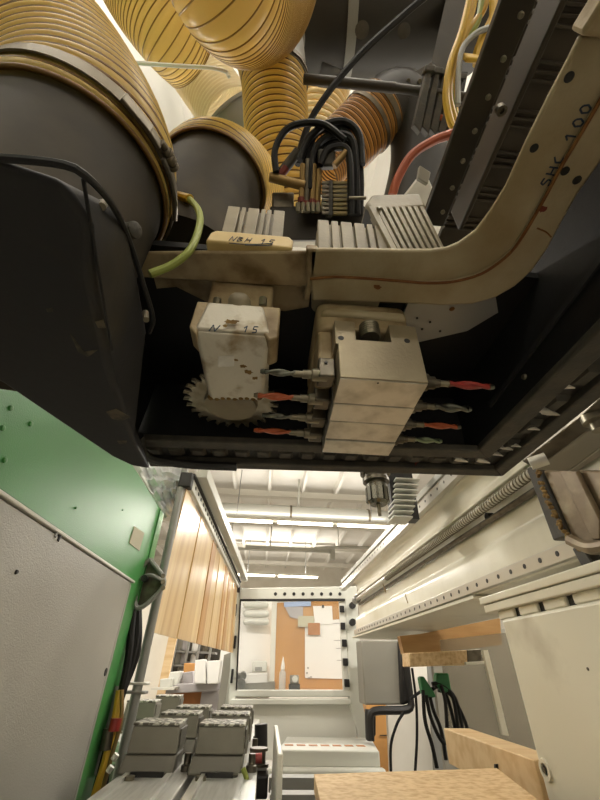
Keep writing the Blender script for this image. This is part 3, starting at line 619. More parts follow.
MB().prism(PP([(536, 470), (577, 472), (625, 440), (625, 408), (584, 434)], z=.36), (0, 0, .05)).build('block', 'ctrl', t, .002)
MB().prism(PP([(568, 471), (570, 471), (625, 431), (625, 429)], z=.3595), (0, 0, -.001)).build('groove', 'duct', t)
MB().prism(PP([(535, 469), (584, 434), (612, 408), (608, 392), (580, 418), (523, 462)], z=.362), (0, 0, .05)).build('side_face', 'dsteel', t, .002)
MB().lathe(P(595, 420, z=.355), (0, 0, -1), [(-.01, .02), (.004, .02), (.006, .012), (.02, .012)], 20).build('bolt', 'bolt', t)
MB().lathe(P(530, 464, z=.33), (.6, -.5, .1), [(0, .012), (.03, .012)], 14).build('chrome_nipple', 'rail', t)

# spindle with tool holder, and cable chain behind
t = empty('router_spindle', P(380, 512, y=1.3), 'dark steel spindle nose with tool holder below the hood', 'spindle')
p = P(381, 476, y=1.3); p.z += .05; p.x -= .022
MB().lathe(p, (0, 0, -1), [(-.25, .06), (-.01, .06), (.035, .058), (.045, .058), (.045, .045), (.06, .045), (.065, .05), (.078, .05), (.078, .036), (.10, .034)], 32).build('spindle_nose', 'dsteel', t)
MB().box(p + V((-.06, -.05, .24)), (.75, p.y + .1, p.z + .36)).build('support_arm', 'ctrl', t, .005)
nb = MB()
for k in range(12):
    a = 2 * math.pi * k / 12; c_ = V((math.cos(a), math.sin(a), 0)); s_ = V((-math.sin(a), math.cos(a), 0)) * .008; b0 = p + V((0, 0, -.155))
    nb.hexa([b0 + c_ * .03 - s_, b0 + c_ * .043 - s_, b0 + c_ * .043 + s_, b0 + c_ * .03 + s_] + [x + V((0, 0, .052)) for x in (b0 + c_ * .03 - s_, b0 + c_ * .043 - s_, b0 + c_ * .043 + s_, b0 + c_ * .03 + s_)])
nb.lathe(p, (0, 0, -1), [(.09, .04), (.155, .038), (.165, .03), (.165, .01)], 32)
nb.build('collet_nut', 'coll', t)
MB().lathe(p, (0, 0, -1), [(.16, .008), (.205, .007)], 12).build('tool_shank', 'bolt', t)
t = empty('finned_manifold', P(405, 500, y=1.6), 'stack of white-edged fins beside the spindle above the beam', 'finned block')
for k in range(8):
    a = P(397 + k * -.3, 478 + k * 5.4, y=1.5); L_ = .085 - .004 * k
    MB().box(a + V((-.005, 0, -.0035)), a + V((L_ + .02, .10, .0035))).build('fin', 'sill', t, .001)
MB().box(P(394, 518, y=1.54), P(407, 474, y=1.6)).build('core', 'slot', t)

# ================================================================ DUST HOOD (machining head enclosure)
ZR = .26
K = .26 / .22
t = hood = empty('dust_hood', (.05, .25, ZR), 'black sheet-steel dust hood surrounding the saw and drills', 'dust hood')
def KV(x, y, z=None): return V((x * K, y * K, ZR if z is None else z))
a0, a1, a2, a3 = KV(-.175, .405), KV(.247, .384), KV(.270, .404), KV(-.175, .424)
MB().prism([a0, a1, a2, a3], (0, 0, .010)).prism([a1, KV(.247, -.3), KV(.272, -.3), a2], (0, 0, .010)).build('rim_bar', 'rubber', t, .002)
o0, o1, o2, o3 = KV(-.17, .462), KV(.295, .434), KV(.314, .452), KV(-.17, .480)
MB().prism([o0, o1, o2, o3], (0, 0, .024)).prism([o1, KV(.295, -.3), KV(.312, -.3), o2], (0, 0, .024)).build('rim_bar', 'rubber', t, .002)
MB().prism([x + V((0, 0, .0095)) for x in (a3, a2, o1, o0)], (0, 0, .006)).prism([x + V((0, 0, .0095)) for x in (a2, KV(.272, -.3), KV(.295, -.3), o1)], (0, 0, .006)).build('brush_channel', 'slot', t)
def seg_(q, a, b_): MB().hexa([q + V((-a * .6, -b_ * .7, .003)), q + V((a * .6, -b_ * .7, .003)), q + V((a * .6, b_ * .7, .005)), q + V((-a * .6, b_ * .7, .005)), q + V((-a, -b_, .010)), q + V((a, -b_, .010)), q + V((a, b_, .010)), q + V((-a, b_, .010))]).build('brush_segment', 'rubber', t)
for k in range(16): seg_(a3.lerp(a2, (k + .5) / 16) * .5 + o0.lerp(o1, (k + .5) / 16) * .5, .013, .013)
for k in range(11): seg_(KV(.2835, .38 - k * .045), .011, .018)
XI = .247 * K
MB().prism([(XI + .001, .46, .268), (XI + .001, -.3, .268), (XI + .012, -.3, .42), (XI + .012, .52, .42), (XI + .001, .52, .268)], (.012, 0, 0)).build('side_wall', 'black', t)
MB().prism([(XI + .003, .40, .305), (XI + .005, -.3, .355), (XI + .005, -.3, .349), (XI + .003, .40, .299)], (-.003, 0, 0)).build('fold_line', 'blackd', t)
MB().prism([(-.215, .505, .27), (XI + .03, .485, .27), (XI + .03, .50, .42), (-.215, .51, .42)], (0, .01, 0)).build('back_wall', 'black', t)
MB().prism([(-.196, .30, .262), (-.206, .49, .262), (-.206, .51, .42), (-.196, .30, .42)], (-.01, 0, 0)).build('side_wall', 'black', t)
MB().box((-.215, .25, .385), (XI + .02, .515, .395)).build('roof', 'black', t)
MB().prism([(.155, .262, .378), (.245, .255, .378), (.275, .30, .378), (.25, .335, .378), (.155, .38, .378)], (0, 0, .006)).build('roof_plate', 'roofal', t)
MB().prism([(-.16, .262, .378), (.03, .262, .378), (.03, .315, .378), (.0, .325, .378), (-.10, .32, .378), (-.135, .30, .378), (-.16, .305, .378)], (0, 0, .006)).build('roof_plate', 'castd', t)
for q in ((452, 309), (422, 329), (430, 322), (417, 318), (440, 331)):
    MB().lathe(P(*q, z=.377), (0, 0, -1), [(0, .0035 if q[0] == 452 else .0016), (.001, .0015)], 10).build('rust_pit', 'rust' if q[0] == 452 else 'slot', t)
MB().lathe(P(525, 377, x=XI + .003), (-1, 0, 0), [(0, .004), (.003, .003)], 10).build('screw', 'bolt', t)
# silver points in the right-hand channel
for k, q in enumerate([(575, 388), (560, 415), (553, 412), (540, 430), (521, 447), (513, 450), (503, 456), (490, 463), (468, 462)]):
    p = P(*q, z=ZR - .002); dx = V((-.010, .012, .014)) if q[0] > 500 else V((-.018, 0, .006))
    o = MB().lathe(p, dx, [(0, .0006), (.014, .0045), (.020, .0048)], 12).build('steel_tip', 'rail', t)
# red peg
MB().box(P(417, 467, z=ZR + .004) - V((.004, .003, 0)), P(417, 460, z=ZR + .004) + V((.004, .003, .01))).build('red_peg', 'redstain', t)
# left side cover
t = empty('hood_cover', (-.25, .25, .2), 'large matt black moulded cover on the left, scuffed with dust', 'cover')
ZB = .2
bot = [(-.50, .10), (-.50, .14), (-.40, .135), (-.247, .279), (-.225, .345), (-.195, .417), (-.175, .44), (-.156, .447), (-.156, .372), (-.143, .25), (-.125, .158), (-.112, .12), (-.118, .095), (-.145, .089), (-.184, .092), (-.35, .10)]
B_ = [V((x, y, ZB)) for x, y in bot]
bot = [(-.34, .10), (-.34, .15), (-.247, .279), (-.222, .345), (-.195, .415), (-.178, .438), (-.156, .445), (-.156, .372), (-.143, .25), (-.125, .158), (-.112, .12), (-.118, .097), (-.145, .089), (-.2, .092), (-.27, .097)]
B_ = [V((x, y, ZB)) for x, y in bot]
T_ = []
for q in B_:
    k = q.copy(); k.z = .28
    if q.x > -.16 and q.y < .26: k.x -= .0; k.y += .0
    T_.append(k)
T_[8] = V((-.130, .262, .26)); T_[9] = V((-.1225, .20, .26)); T_[10] = V((-.121, .164, .262)); T_[11] = V((-.121, .135, .252)); T_[12] = V((-.147, .12, .232)); T_[13] = V((-.2, .115, .215)); T_[14] = V((-.27, .115, .215)); T_[0] = V((-.34, .12, .21)); T_[1] = V((-.34, .2, .22))
T_[7] = V((-.185, .372, .262)); T_[6] = V((-.195, .475, .262)); T_[5] = V((-.215, .46, .262))
MB().loft(B_, T_).build('cover_shell', 'blackd', t, .006, 3)
MB().tube([P(83, 178, z=.203), P(100, 280, z=.203), P(112, 350, z=.203)], .0011, 8, 20).build('seam_edge', 'black', t)
MB().tube([P(-30, 156, z=.2), P(0, 158, z=.2), P(60, 164, z=.2), P(86, 176, z=.203), P(112, 205, z=.235), P(128, 237, z=.26), P(142, 280, z=.26), P(153, 318, z=.26), P(149, 333, z=.255)], .0022, 8, 50).build('raised_lip', 'black', t)
for q in ((102, 206), (146, 318)): MB().lathe(P(*q, z=.235), (.4, -.4, -1), [(-.012, .003), (.004, .0025)], 10).build('rivet', 'bolt', t)
MB().lathe(P(135, 230, z=.3), (1, -.4, -.3), [(-.01, .007), (.001, .007), (.002, .005)], 20).build('rubber_plug', 'rubber', t)
for pts in ([(70, 334), (84, 352), (98, 350), (88, 357), (78, 352)], [(106, 412), (116, 409), (130, 417), (122, 421), (112, 419)], [(117, 441), (127, 441), (126, 444), (119, 444)], [(95, 322), (103, 320), (106, 328), (98, 328)], [(46, 309), (52, 308), (53, 312), (47, 312)]):
    MB().prism(PP(pts, z=.1994), (0, 0, .0006)).build('dust_scuff', 'scuff', t)
MB().tube([V((-.19, .46, .256)), V((-.19, .51, .25)), V((-.14, .54, .255)), V((-.06, .54, .255))], .007, 8, 20).build('seal_strip', 'slot', t)

# ================================================================ SPIGOTS AND HOSES
def spigot(c0, c1, r, label, m='greyp', name='hose_spigot', lip=.006):
    c0, c1 = V(c0), V(c1); L_ = (c1 - c0).length
    t = empty(name, c0, label, 'duct spigot')
    MB().lathe(c0, c1 - c0, [(0, r), (L_, r)], 56).build('spigot', m, t)
    MB().lathe(c1, c0 - c1, [(-.006, r + lip), (.004, r + lip), (.006, r + .001)], 56).build('lip', m, t)
    return t
def hose(path, r, pitch, label, m='hose', mw='wire', wr=.0026, seg=52, group='yellow ribbed extraction hoses'):
    dense = cr(path, 60); L_ = sum((b_ - a).length for a, b_ in zip(dense, dense[1:])); turns = max(4, int(L_ / pitch)); n = turns * 5 + 1
    pts = cr(path, n); t = empty('extraction_hose', pts[0], label, 'hose', group)
    fr_ = frames(pts)
    vs = []; fs = []
    for i, (p, (tt, a, b_)) in enumerate(zip(pts, fr_)):
        rr = r * (1 + .0) + .0055 * math.sin(math.pi * ((i / 5) % 1)) * (pitch / .02)
        for j in range(seg):
            w_ = 2 * math.pi * j / seg; vs.append(p + (a * math.cos(w_) + b_ * math.sin(w_)) * rr)
    for i in range(n - 1):
        for j in range(seg): k = (j + 1) % seg; fs.append((i * seg + j, i * seg + k, (i + 1) * seg + k, (i + 1) * seg + j))
    MB().add(vs, fs).build('hose_wall', m, t, smooth=80)
    b = MB()
    for k in range(turns + 1):
        i = min(k * 5, n - 1); p = pts[i]; tt, a, b_ = fr_[i]
        ring = [p + (a * math.cos(2 * math.pi * j / seg) + b_ * math.sin(2 * math.pi * j / seg)) * (r + .0008) for j in range(seg)]
        # closed ring tube
        vs = []; fs = []
        for j in range(seg):
            rad = (ring[j] - p).normalized()
            for q in range(5):
                w_ = 2 * math.pi * q / 5; vs.append(ring[j] + (rad * math.cos(w_) + tt * math.sin(w_)) * wr)
        for j in range(seg):
            for q in range(5): fs.append((j * 5 + q, j * 5 + (q + 1) % 5, ((j + 1) % seg) * 5 + (q + 1) % 5, ((j + 1) % seg) * 5 + q))
        b.add(vs, fs)
    b.build('wire_coil', mw, t, smooth=80)
    return t
def clampring(c, ax, r, label, w_=.014, parent=None):
    b = MB().lathe(c, ax, [(-w_ / 2, r), (-w_ / 2, r + .002), (w_ / 2, r + .002), (w_ / 2, r)], 56, cap=False)
    return b.build('hose_clamp', 'clamp', parent) if parent else tag(b.build('hose_clamp', 'clamp'), label, 'clamp')
# 1: the big hose at top left
C1 = V((-.237, .205, 0))
spigot(C1 + V((0, 0, .206)), C1 + V((0, 0, .425)), .094, 'wide dark spigot rising from the black cover at top left')
hz = hose([C1 + V((0, 0, .405)), C1 + V((-.006, -.003, .47)), C1 + V((-.045, -.015, .56)), C1 + V((-.11, -.045, .65)), C1 + V((-.21, -.09, .73))], .098, .0155, 'biggest yellow ribbed hose, at the top left corner', wr=.0026, seg=72)
clampring(C1 + V((0, 0, .432)), (0, 0, 1), .1035, '', .02, hz)
t = empty('clamp_latch', P(137, 140, z=.41), 'small steel toggle latch and screw on the big hose clamp', 'latch')
pl = C1 + V((.1035 * math.cos(-.62), .1035 * math.sin(-.62), .425))
for ang, z, nm in ((-.66, .425, 'strap'), (-.45, .425, 'toggle')):
    c_ = C1 + V((.106 * math.cos(ang), .106 * math.sin(ang), z)); nrm = V((math.cos(ang), math.sin(ang), 0)); tg = V((-nrm.y, nrm.x, 0)); upv = V((0, 0, 1))
    w_, h_ = (.016, .008) if nm == 'strap' else (.008, .006)
    q = [c_ + tg * a * w_ + upv * b_ * h_ for a, b_ in ((-1, -1), (1, -1), (1, 1), (-1, 1))]
    MB().prism(q, nrm * .004).build(nm, 'clamp', t, .001)
for ang in (-.40, -.34, -.28):
    c_ = C1 + V((.110 * math.cos(ang), .110 * math.sin(ang), .428)); MB().lathe(c_, (-math.sin(ang), math.cos(ang), .3), [(0, .004), (.010, .004), (.010, .0055), (.014, .0055)], 12).build('screw', 'clamp', t)
MB().tube([C1 + V((.108 * math.cos(a), .108 * math.sin(a), .418)) for a in (-.3, -.1, .1, .3)], .003, 8, 14).build('tension_rod', 'dsteel', t)
# 2: hose behind it
C2 = V((-.152, .345, 0))
spigot(C2 + V((0, .0, .46)), C2 + V((0, 0, .74)), .092, 'dark round spigot between the big hose and saw motor')
hose([C2 + V((0, 0, .715)), C2 + V((0, .004, .76)), C2 + V((.012, .03, .82)), C2 + V((.03, .08, .88)), C2 + V((.05, .16, .93))], .099, .0165, 'short yellow ribbed hose seated on the dark spigot beside the saw motor', wr=.0026)
# 3: central upright hose
h = hose([P(262, 40, d=1.02), P(273, 80, d=1.0), P(277, 130, d=.98), P(284, 180, d=.96), P(292, 225, d=.96)], .082, .0175, 'yellow hose coming down in the centre behind the valve block', wr=.0022)
spigot(P(276, 86, d=1.0), P(272, 40, d=1.03), .086, 'grey spigot on top of the central yellow hose', 'ctrl')
clampring(P(275, 82, d=1.0), P(273, 60, d=1.02) - P(276, 90, d=1.0), .0885, 'zinc clamp holding the central yellow hose on its spigot')
# 4: upper left hose and its pale continuation
hose([P(88, -110, d=.95), P(118, -55, d=.95), P(142, -8, d=.96), P(168, 28, d=.98), P(190, 52, d=1.04)], .096, .0078, 'glowing yellow ribbed hose slanting down at the top, left of the elbow', wr=.0015, mw='wirehi')
hose([P(170, 30, d=1.4), P(200, 74, d=1.4), P(229, 115, d=1.4)], .105, .012, 'pale cream ribbed hose joined to a grey pipe', 'hosep', 'wirep', .0014)
spigot(P(252, 152, d=1.46), P(229, 115, d=1.41), .108, 'grey round pipe at the end of the pale hose', 'ctrl')
o = MB().tube([P(120, 62, d=.9), P(180, 66, d=.9), P(212, 68, d=.92), P(226, 72, d=.95), P(229, 77, d=.95)], .0045, 8, 20).build('rope', 'paper'); tag(o, 'thin white cord crossing in front of the slanting yellow hose', 'cord')
# 5: the near elbow at the top
hose([P(190, -138, d=.60), P(206, -68, d=.60), P(228, -17, d=.63), P(250, 4, d=.72), P(272, -6, d=.84), P(290, -58, d=.92)], .094, .0068, 'thick yellow ribbed elbow at the top centre', wr=.0015, mw='wirehi', seg=64)
# 6: pale hose to the right
hose([P(334, 40, d=1.7), P(322, 100, d=1.7), P(312, 150, d=1.7)], .11, .028, 'pale ribbed hose glimpsed right of the central hose', 'hosep', 'hose', .003)
# 7: amber hose on dark elbow
ax0, ax1 = P(330, 160, d=1.12), P(382, 110, d=1.12)
h = hose([ax0, ax0.lerp(ax1, .5), ax1], .083, .014, 'short amber ribbed hose clamped on the dark elbow', 'hoseo', 'wire', .002)
clampring(ax0.lerp(ax1, .92), ax1 - ax0, .088, '', .016, h); clampring(ax0.lerp(ax1, .72), ax1 - ax0, .088, '', .012, h)
e = MB().tube([ax0.lerp(ax1, .85), P(398, 103, d=1.13), P(416, 125, d=1.14), P(418, 165, d=1.14), P(408, 215, d=1.12)], .084, 36, 30)
tag(e.build('duct_elbow', 'darkduct'), 'dark round duct elbow right of the amber hose', 'duct')
hose([P(322, 178, d=1.0), P(338, 160, d=1.04)], .045, .012, 'small orange ribbed hose end glimpsed behind the valve block', 'hoseo', 'wire', .002)
# dark duct across the top
t = empty('dark_duct', P(380, 70, d=1.1), 'large dark round duct with a metal band across the top', 'duct')
MB().cyl(P(300, 8, d=1.25), P(480, 2, d=1.25), .19, seg=48).build('duct_body', 'darkduct', t)
q0 = P(342, 8, d=1.25); qa = P(480, 2, d=1.25) - P(300, 8, d=1.25)
MB().lathe(q0, qa, [(0, .19), (0, .198), (.03, .198), (.03, .19)], 48, cap=False).build('band', 'castg', t)
MB().lathe(P(362, 30, d=1.07), P(0, 0, d=-.1) * 0 + (V((0, 0, 0)) - P(362, 30, d=1)), [(0, .02), (.01, .02), (.012, .012)], 20).build('round_plug', 'rubber', t)
MB().lathe(P(404, 31, d=1.07), V((0, 0, 0)) - P(404, 31, d=1), [(0, .018), (.01, .018), (.012, .01)], 20).build('round_plug', 'rubber', t)
MB().prism([P(322, 60, d=1.2), P(345, 70, d=1.2), P(332, 80, d=1.2), P(318, 78, d=1.2)], (0, .03, .02)).build('bracket', 'darkduct', t, .005)
o = MB().cyl(P(304, 79, d=.92), P(395, 88, d=.90), .0115).cyl(P(395, 88, d=.90), P(470, 98, d=.88), .010).build('support_tube', 'girder'); tag(o, 'straight dark support tube crossing below the dark duct', 'tube')
o = MB().tube(PP([(436, -12), (400, 18), (355, 60), (315, 112), (300, 150), (298, 165)], d=.78), .007, 8, 30).build('black_pneumatic_hose', 'cableb'); tag(o, 'long thin black hose running diagonally down to the valve block', 'hose')
t = empty('dark_housing', P(430, 30, d=1.0), 'dark angular housing plates at the top right of the duct', 'housing')
MB().prism([P(478, -40, d=1.1), P(455, -40, d=1.1), P(432, 60, d=1.1), P(445, 75, d=1.1), P(462, 40, d=1.1)], (.02, .05, .05)).build('plate', 'girder', t)
MB().prism([P(400, 80, d=1.06), P(432, 62, d=1.06), P(436, 86, d=1.06), P(402, 86, d=1.06)], (.0, .02, .02)).build('gusset', 'girder', t)
for q in ((408, 81), (420, 81)): MB().lathe(P(*q, d=1.05), -P(*q, d=1), [(0, .006), (.006, .006)], 8).build('bolt', 'bolt', t)

# valve block and its small hoses
t = empty('valve_manifold', P(316, 216, d=.68), 'cluster of pneumatic valves and fittings standing behind the motors', 'valve block')
D = .70
def dbox(mb, u0, v0, u1, v1, d=D, dz=.03): return mb.prism(PP([(u0, v0), (u1, v0), (u1, v1), (u0, v1)], d=d), (0, dz * .6, dz * .8))
dbox(MB(), 270, 206, 366, 240).build('base_block', 'girder', t, .003)
dbox(MB(), 272, 192, 294, 208).build('junction', 'dsteel', t, .003)
MB().cyl(P(270, 177, d=.67), P(305, 186, d=.67), .0085).build('brass_fitting', 'brass', t)
MB().cyl(P(282, 172, d=.68), P(298, 152, d=.68), .009).build('elbow_fitting', 'rubber', t)
MB().cyl(P(280, 176, d=.67), P(286, 168, d=.67), .007).build('red_collar', 'redstain', t)
dbox(MB(), 318, 148, 336, 166, .66).build('black_fitting', 'rubber', t, .005)
MB().cyl(P(334, 166, d=.66), P(346, 152, d=.66), .006).build('brass_fitting', 'brass', t)
for k in range(8): dbox(MB(), 333, 181 + k * 4.3, 348, 184 + k * 4.3, .665, .02).build('yellow_valve', 'valvey', t, .001)
dbox(MB(), 329, 180, 334, 216, .66, .03).dbox = None
dbox(MB(), 327, 180, 333, 216, .66, .03).build('valve_row', 'rubber', t, .002)
for k in range(8): dbox(MB(), 322, 181 + k * 4.3, 329, 184 + k * 4.3, .655, .01).build('terminal', 'dsteel', t, .001)
for u, v0_, v1_ in ((303, 165, 208), (308, 160, 212), (314, 165, 210), (319, 170, 212)):
    stm = MB().cyl(P(u, v0_, d=.67), P(u - 2, v1_, d=.67), .0055, seg=10).build('valve_stem', 'brass' if u != 308 else 'dsteel', t)
    MB().cyl(P(u - 2, v1_ - 10, d=.665), P(u - 2, v1_ - 5, d=.665), .0062, seg=10).build('red_collar', 'redstain', stm)
for k in range(6):
    MB().cyl(P(298 + k * 5, 203, d=.66), P(298 + k * 5, 212, d=.66), .0042, seg=8).build('fitting', 'bolt', t)
loops = [[(276, 172), (275, 150), (286, 130), (305, 123), (325, 125), (345, 140)], [(310, 190), (313, 155), (325, 138), (345, 135), (355, 150), (357, 215)], [(305, 175), (308, 150), (318, 132), (340, 128), (352, 140), (360, 170), (360, 215)],
         [(316, 180), (320, 160), (335, 145), (350, 150), (354, 170), (354, 215)], [(320, 165), (328, 150), (345, 148), (350, 165), (351, 215)], [(300, 160), (308, 140), (325, 125), (345, 122), (359, 135), (362, 165)],
         [(312, 170), (322, 145), (340, 138), (352, 146), (358, 175), (358, 215)], [(308, 200), (311, 165), (318, 145), (334, 134), (350, 138)]]
for k, pts in enumerate(loops):
    o = MB().tube(PP(pts, d=.66 + .01 * (k % 4)), (.0066 if k else .006), 8, 34).build('pneumatic_hose', 'cableb'); tag(o, 'black pneumatic hose arching over the valve block' if k else 'outermost black hose arching left over the valve block', 'hose', 'black hoses over the valve block')
MB().cyl(P(349, 198, d=.655), P(366, 198, d=.655), .003).build('cable_tie', 'bolt', t)

# cable chain / black plates, yellow cables, orange cable
t = empty('cable_comb', P(430, 140, d=.86), 'stack of slanted black cable chain links at the upper right', 'cable chain')
for k in range(5):
    a = [(428 - 3.5 * k * 0 + k * 8, 66 + k * 2), (433 + k * 8, 66 + k * 2), (421 + k * 8, 132 + k * 2), (414 + k * 8, 124 + k * 2)]
    MB().prism(PP(a, d=.86 + .01 * k), (0, .015, .02)).build('chain_link', 'rubber', t, .002)
    MB().prism(PP([(426 + k * 8, 64 + k * 2), (436 + k * 8, 65 + k * 2), (435 + k * 8, 71 + k * 2), (425 + k * 8, 70 + k * 2)], d=.855 + .01 * k), (0, .015, .02)).build('link_cap', 'rubber', t, .002)
MB().prism(PP([(425, 70), (468, 72), (455, 138), (415, 128)], d=.92), (0, .01, .01)).build('back_plate', 'slot', t)
for k, q in enumerate(((440, 100), (438, 115), (452, 108), (452, 122))): MB().box(P(*q, d=.88), P(*q, d=.88) + V((.012, .01, .01))).build('pin', 'orange' if k % 2 else 'bolt', t)
for k, pts in enumerate([[(473, -15), (462, 30), (450, 65), (446, 95), (450, 120), (456, 132)], [(478, -15), (468, 25), (455, 60), (449, 92), (453, 115), (458, 128)], [(484, -15), (478, 20), (462, 45), (452, 75), (453, 105), (460, 124)],
                         [(492, -15), (492, 20), (480, 45), (476, 65)], [(496, -15), (494, 12), (482, 38), (474, 60)], [(488, -15), (484, 8), (470, 30), (458, 58), (453, 90), (456, 118)]]):
    o = MB().tube(PP(pts, d=.80 + .012 * (k % 3)), .0075, 8, 34).build('yellow_cable', 'cabley' if k != 2 else 'cablegy'); tag(o, 'yellow cable in the bundle hanging down by the dark girder', 'cable', 'yellow cable bundle')
o = MB().tube(PP([(488, 28), (475, 34), (462, 50), (458, 80), (458, 105)], d=.79), .006, 8, 30).build('grey_cable', 'castg'); tag(o, 'single grey cable among the yellow cables', 'cable')
o = MB().box(P(468, 62, d=.79) - V((.01, .01, .01)), P(476, 55, d=.79) + V((.01, .01, .012))).build('cable_plug', 'cabley', bevel=.003); tag(o, 'square yellow plug at the end of the yellow cables', 'plug')
o = MB().tube(PP([(392, 196), (398, 178), (412, 155), (435, 140), (456, 132), (475, 118)], d=.72), .0085, 10, 34).build('orange_cable', 'cableo'); tag(o, 'thick orange-red cable curving up from the tall motor', 'cable')
t = empty('silver_bracket', P(430, 200, d=.85), 'bright bent sheet bracket right of the tall motor', 'bracket')
MB().prism(PP([(405, 196), (425, 170), (432, 186), (438, 210), (415, 215)], d=.9), (0, .01, .02)).build('plate', 'sill', t, .002)
MB().prism(PP([(420, 165), (431, 172), (428, 184), (418, 178)], d=.86), (0, .01, .01)).build('tab', 'ctrl', t, .002)
# girder along the right
t = empty('bolted_girder', (.22, .15, .55), 'long dark bolted steel girder running diagonally at the upper right', 'girder')
MB().box((.198, -.5, .55), (.233, .285, .562)).build('flange', 'girder', t, .002)
MB().box((.255, -.5, .545), (.262, .285, .60)).build('web', 'corrug', t, .002)
for k in range(12):
    y = .262 - k * .034; MB().lathe((.2225, y, .55), (0, 0, -1), [(0, .0032), (.002, .0032), (.003, .002)], 12).build('bolt', 'bolt', t)
MB().lathe(P(501, 110, z=.545), (0, 0, -1), [(-.005, .006), (.004, .006), (.004, .003), (.0, .003)], 20).build('lug', 'clamp', t)
b = MB().box((.262, -.5, .62), (.55, .40, .63))
for k in range(20):
    y = .30 - k * .05
    for dy in (0, .009, .018): b.box((.262, y + dy, .615), (.55, y + dy + .004, .62))
o = b.build('ribbed_panel', 'corrug', bevel=.001); tag(o, 'dark brown ribbed panel beside the bolted girder', 'panel')

# ================================================================ CASTING
ZA = .36
cast = t = empty('mounting_casting', (.1, .2, ZA - .01), 'L-shaped cream casting with rusty seam, drilled holes and handwriting', 'machine casting')
inner = [(310, 250), (350, 250), (400, 251), (430, 251), (447, 249), (459, 244), (476, 232), (491, 212), (506, 188), (527, 142), (549, 98), (568, 62), (581, 36)]
crease = [(310, 279), (340, 277), (400, 281), (425, 283), (451, 282), (476, 276), (493, 267), (512, 251), (527, 229), (544, 199), (561, 167), (583, 130), (618, 70), (640, 36)]
outer = [(312, 301), (350, 302), (400, 304), (442, 306), (472, 305), (496, 298), (515, 287), (532, 272), (547, 251), (561, 225), (578, 195), (600, 164), (640, 100), (680, 36)]
A_ = PP(inner, z=ZA) + PP(crease[::-1], z=ZA)
iflange = MB().prism(A_, (0, 0, .006)).build('inner_flange', 'cast', t, .002, 2)
cz = ZA - .004
oflange = MB().prism(PP(crease, z=cz) + PP(outer[::-1], z=cz), (0, 0, .012)).build('outer_flange', 'cast', t, .003, 2)
MB().tube(PP(crease, z=cz + .0006), .0016, 6, 60).build('rusty_seam', 'rust', t)
lft = PP([(140, 253), (205, 252), (308, 252), (312, 262), (312, 284), (300, 288), (180, 280), (140, 278)], z=.366)
MB().prism(PP([(580, 36), (640, 44), (640, -60), (622, -50), (603, 0)], z=ZA - .006), (0, 0, .02)).build('end_plate', 'castd', t, .003)
MB().prism(lft, (0, 0, .005)).build('left_flange', 'castd', t, .003)
MB().prism(PP([(306, 249), (318, 250), (314, 280), (309, 300), (303, 300), (307, 285)], z=ZA), (0, 0, .01)).build('step', 'castd', t, .002)
for q, rr in (((569, 77), .0035), ((534, 148), .0034), ((565, 171), .0036), ((577, 180), .0036), ((556, 78 + 300), 0)):
    if rr: MB().lathe(P(*q, z=ZA - .0042 if q[0] > 560 and q[1] > 160 else ZA), (0, 0, -1), [(-.003, rr), (.0006, rr)], 20).build('bolt_hole', 'slot', oflange if q[0] > 560 and q[1] > 160 else iflange)
def blob(q, r_, m, nm, z, par, sx=1.0, sy=1.0):
    p = P(*q, z=z); rr_ = [random.uniform(.6, 1.1) for k in range(18)]; pts = [p + V((sx * r_ * rr_[k] * math.cos(2 * math.pi * k / 18), sy * r_ * rr_[k] * math.sin(2 * math.pi * k / 18), 0)) for k in range(18)]
    return MB().prism(pts, (0, 0, -.0003)).build(nm, m, par)
blob((377, 287), .004, 'rust', 'rust_spot', cz, oflange, 1.3, .8)
blob((543, 209), .0035, 'redstain', 'red_stain', cz, oflange)
MB().tube(PP([(537, 228), (546, 232), (551, 237)], z=cz), .0008, 6, 10).build('scratch', 'rust', t)
o_ = P(549, 186, z=ZA - .0003); e_ = P(597, 98, z=ZA - .0003); rt = (e_ - o_) / 7; un = V((rt.y, -rt.x, 0)).normalized() * .0085
write('SHC 100', o_, rt * 1.15, un, .0007, iflange)
# ================================================================ DRILL HEAD
t = empty('drilling_unit', (.105, .3, .236), 'four-block steel multi-drill head with drills sticking out both sides', 'drill head')
zb = .236; x0, x1 = .059, .149
ys = [.281, .325, .362, .405, .440]
xl = [.059, .060, .061, .062, .062]; xr = [.149, .150, .151, .152, .153]
for k in range(4):
    g = .0014
    if k == 0:
        # front block with U notch at the top
        q = [(.059, zb), (.149, zb), (.149, .318), (.118, .318), (.118, .290), (.079, .290), (.079, .318), (.056, .318), (.056, .282), (.059, .282)]
        MB().prism([V((a, .281, b_)) for a, b_ in q], (0, .0435, 0)).build('front_block', 'steel', t, .0008)
    else:
        MB().box((xl[k], ys[k] + g, zb - (.001 if k % 2 else 0)), (xr[k], ys[k + 1] - g, .30)).build('drill_block', 'steelw', t, .0008)
MB().box((.0595, .2825, zb - .0012), (.1485, .324, zb)).build('bottom_face', 'steelw', t)  # lighter skin under the front block: light from below put into its colour
MB().box((.064, .29, .242), (.146, .43, .298)).build('core', 'slot', t)
for q in ((341, 338), (407, 341)): MB().lathe(P(*q, y=.281), (0, -1, 0), [(-.003, .0033), (.0004, .0033)], 18).build('bolt_hole', 'slot', t)
MB().lathe(P(378, 383, z=zb - .0012), (0, 0, -1), [(-.001, .0012), (.0003, .0012)], 8).build('pin_hole', 'slot', t)
p = P(370, 336, y=.292)
prof = [(0, .0105), (.003, .0118)] + [(.004 + i * .0016, .0118 if i % 2 else .0108) for i in range(10)] + [(.021, .009)]
MB().lathe(p + V((0, 0, -.004)), (0, 0, 1), prof, 28).build('clamp_screw', 'bolt', t)
MB().box((.079, .292, .286), (.118, .30, .292)).build('ledge', 'dsteel', t)
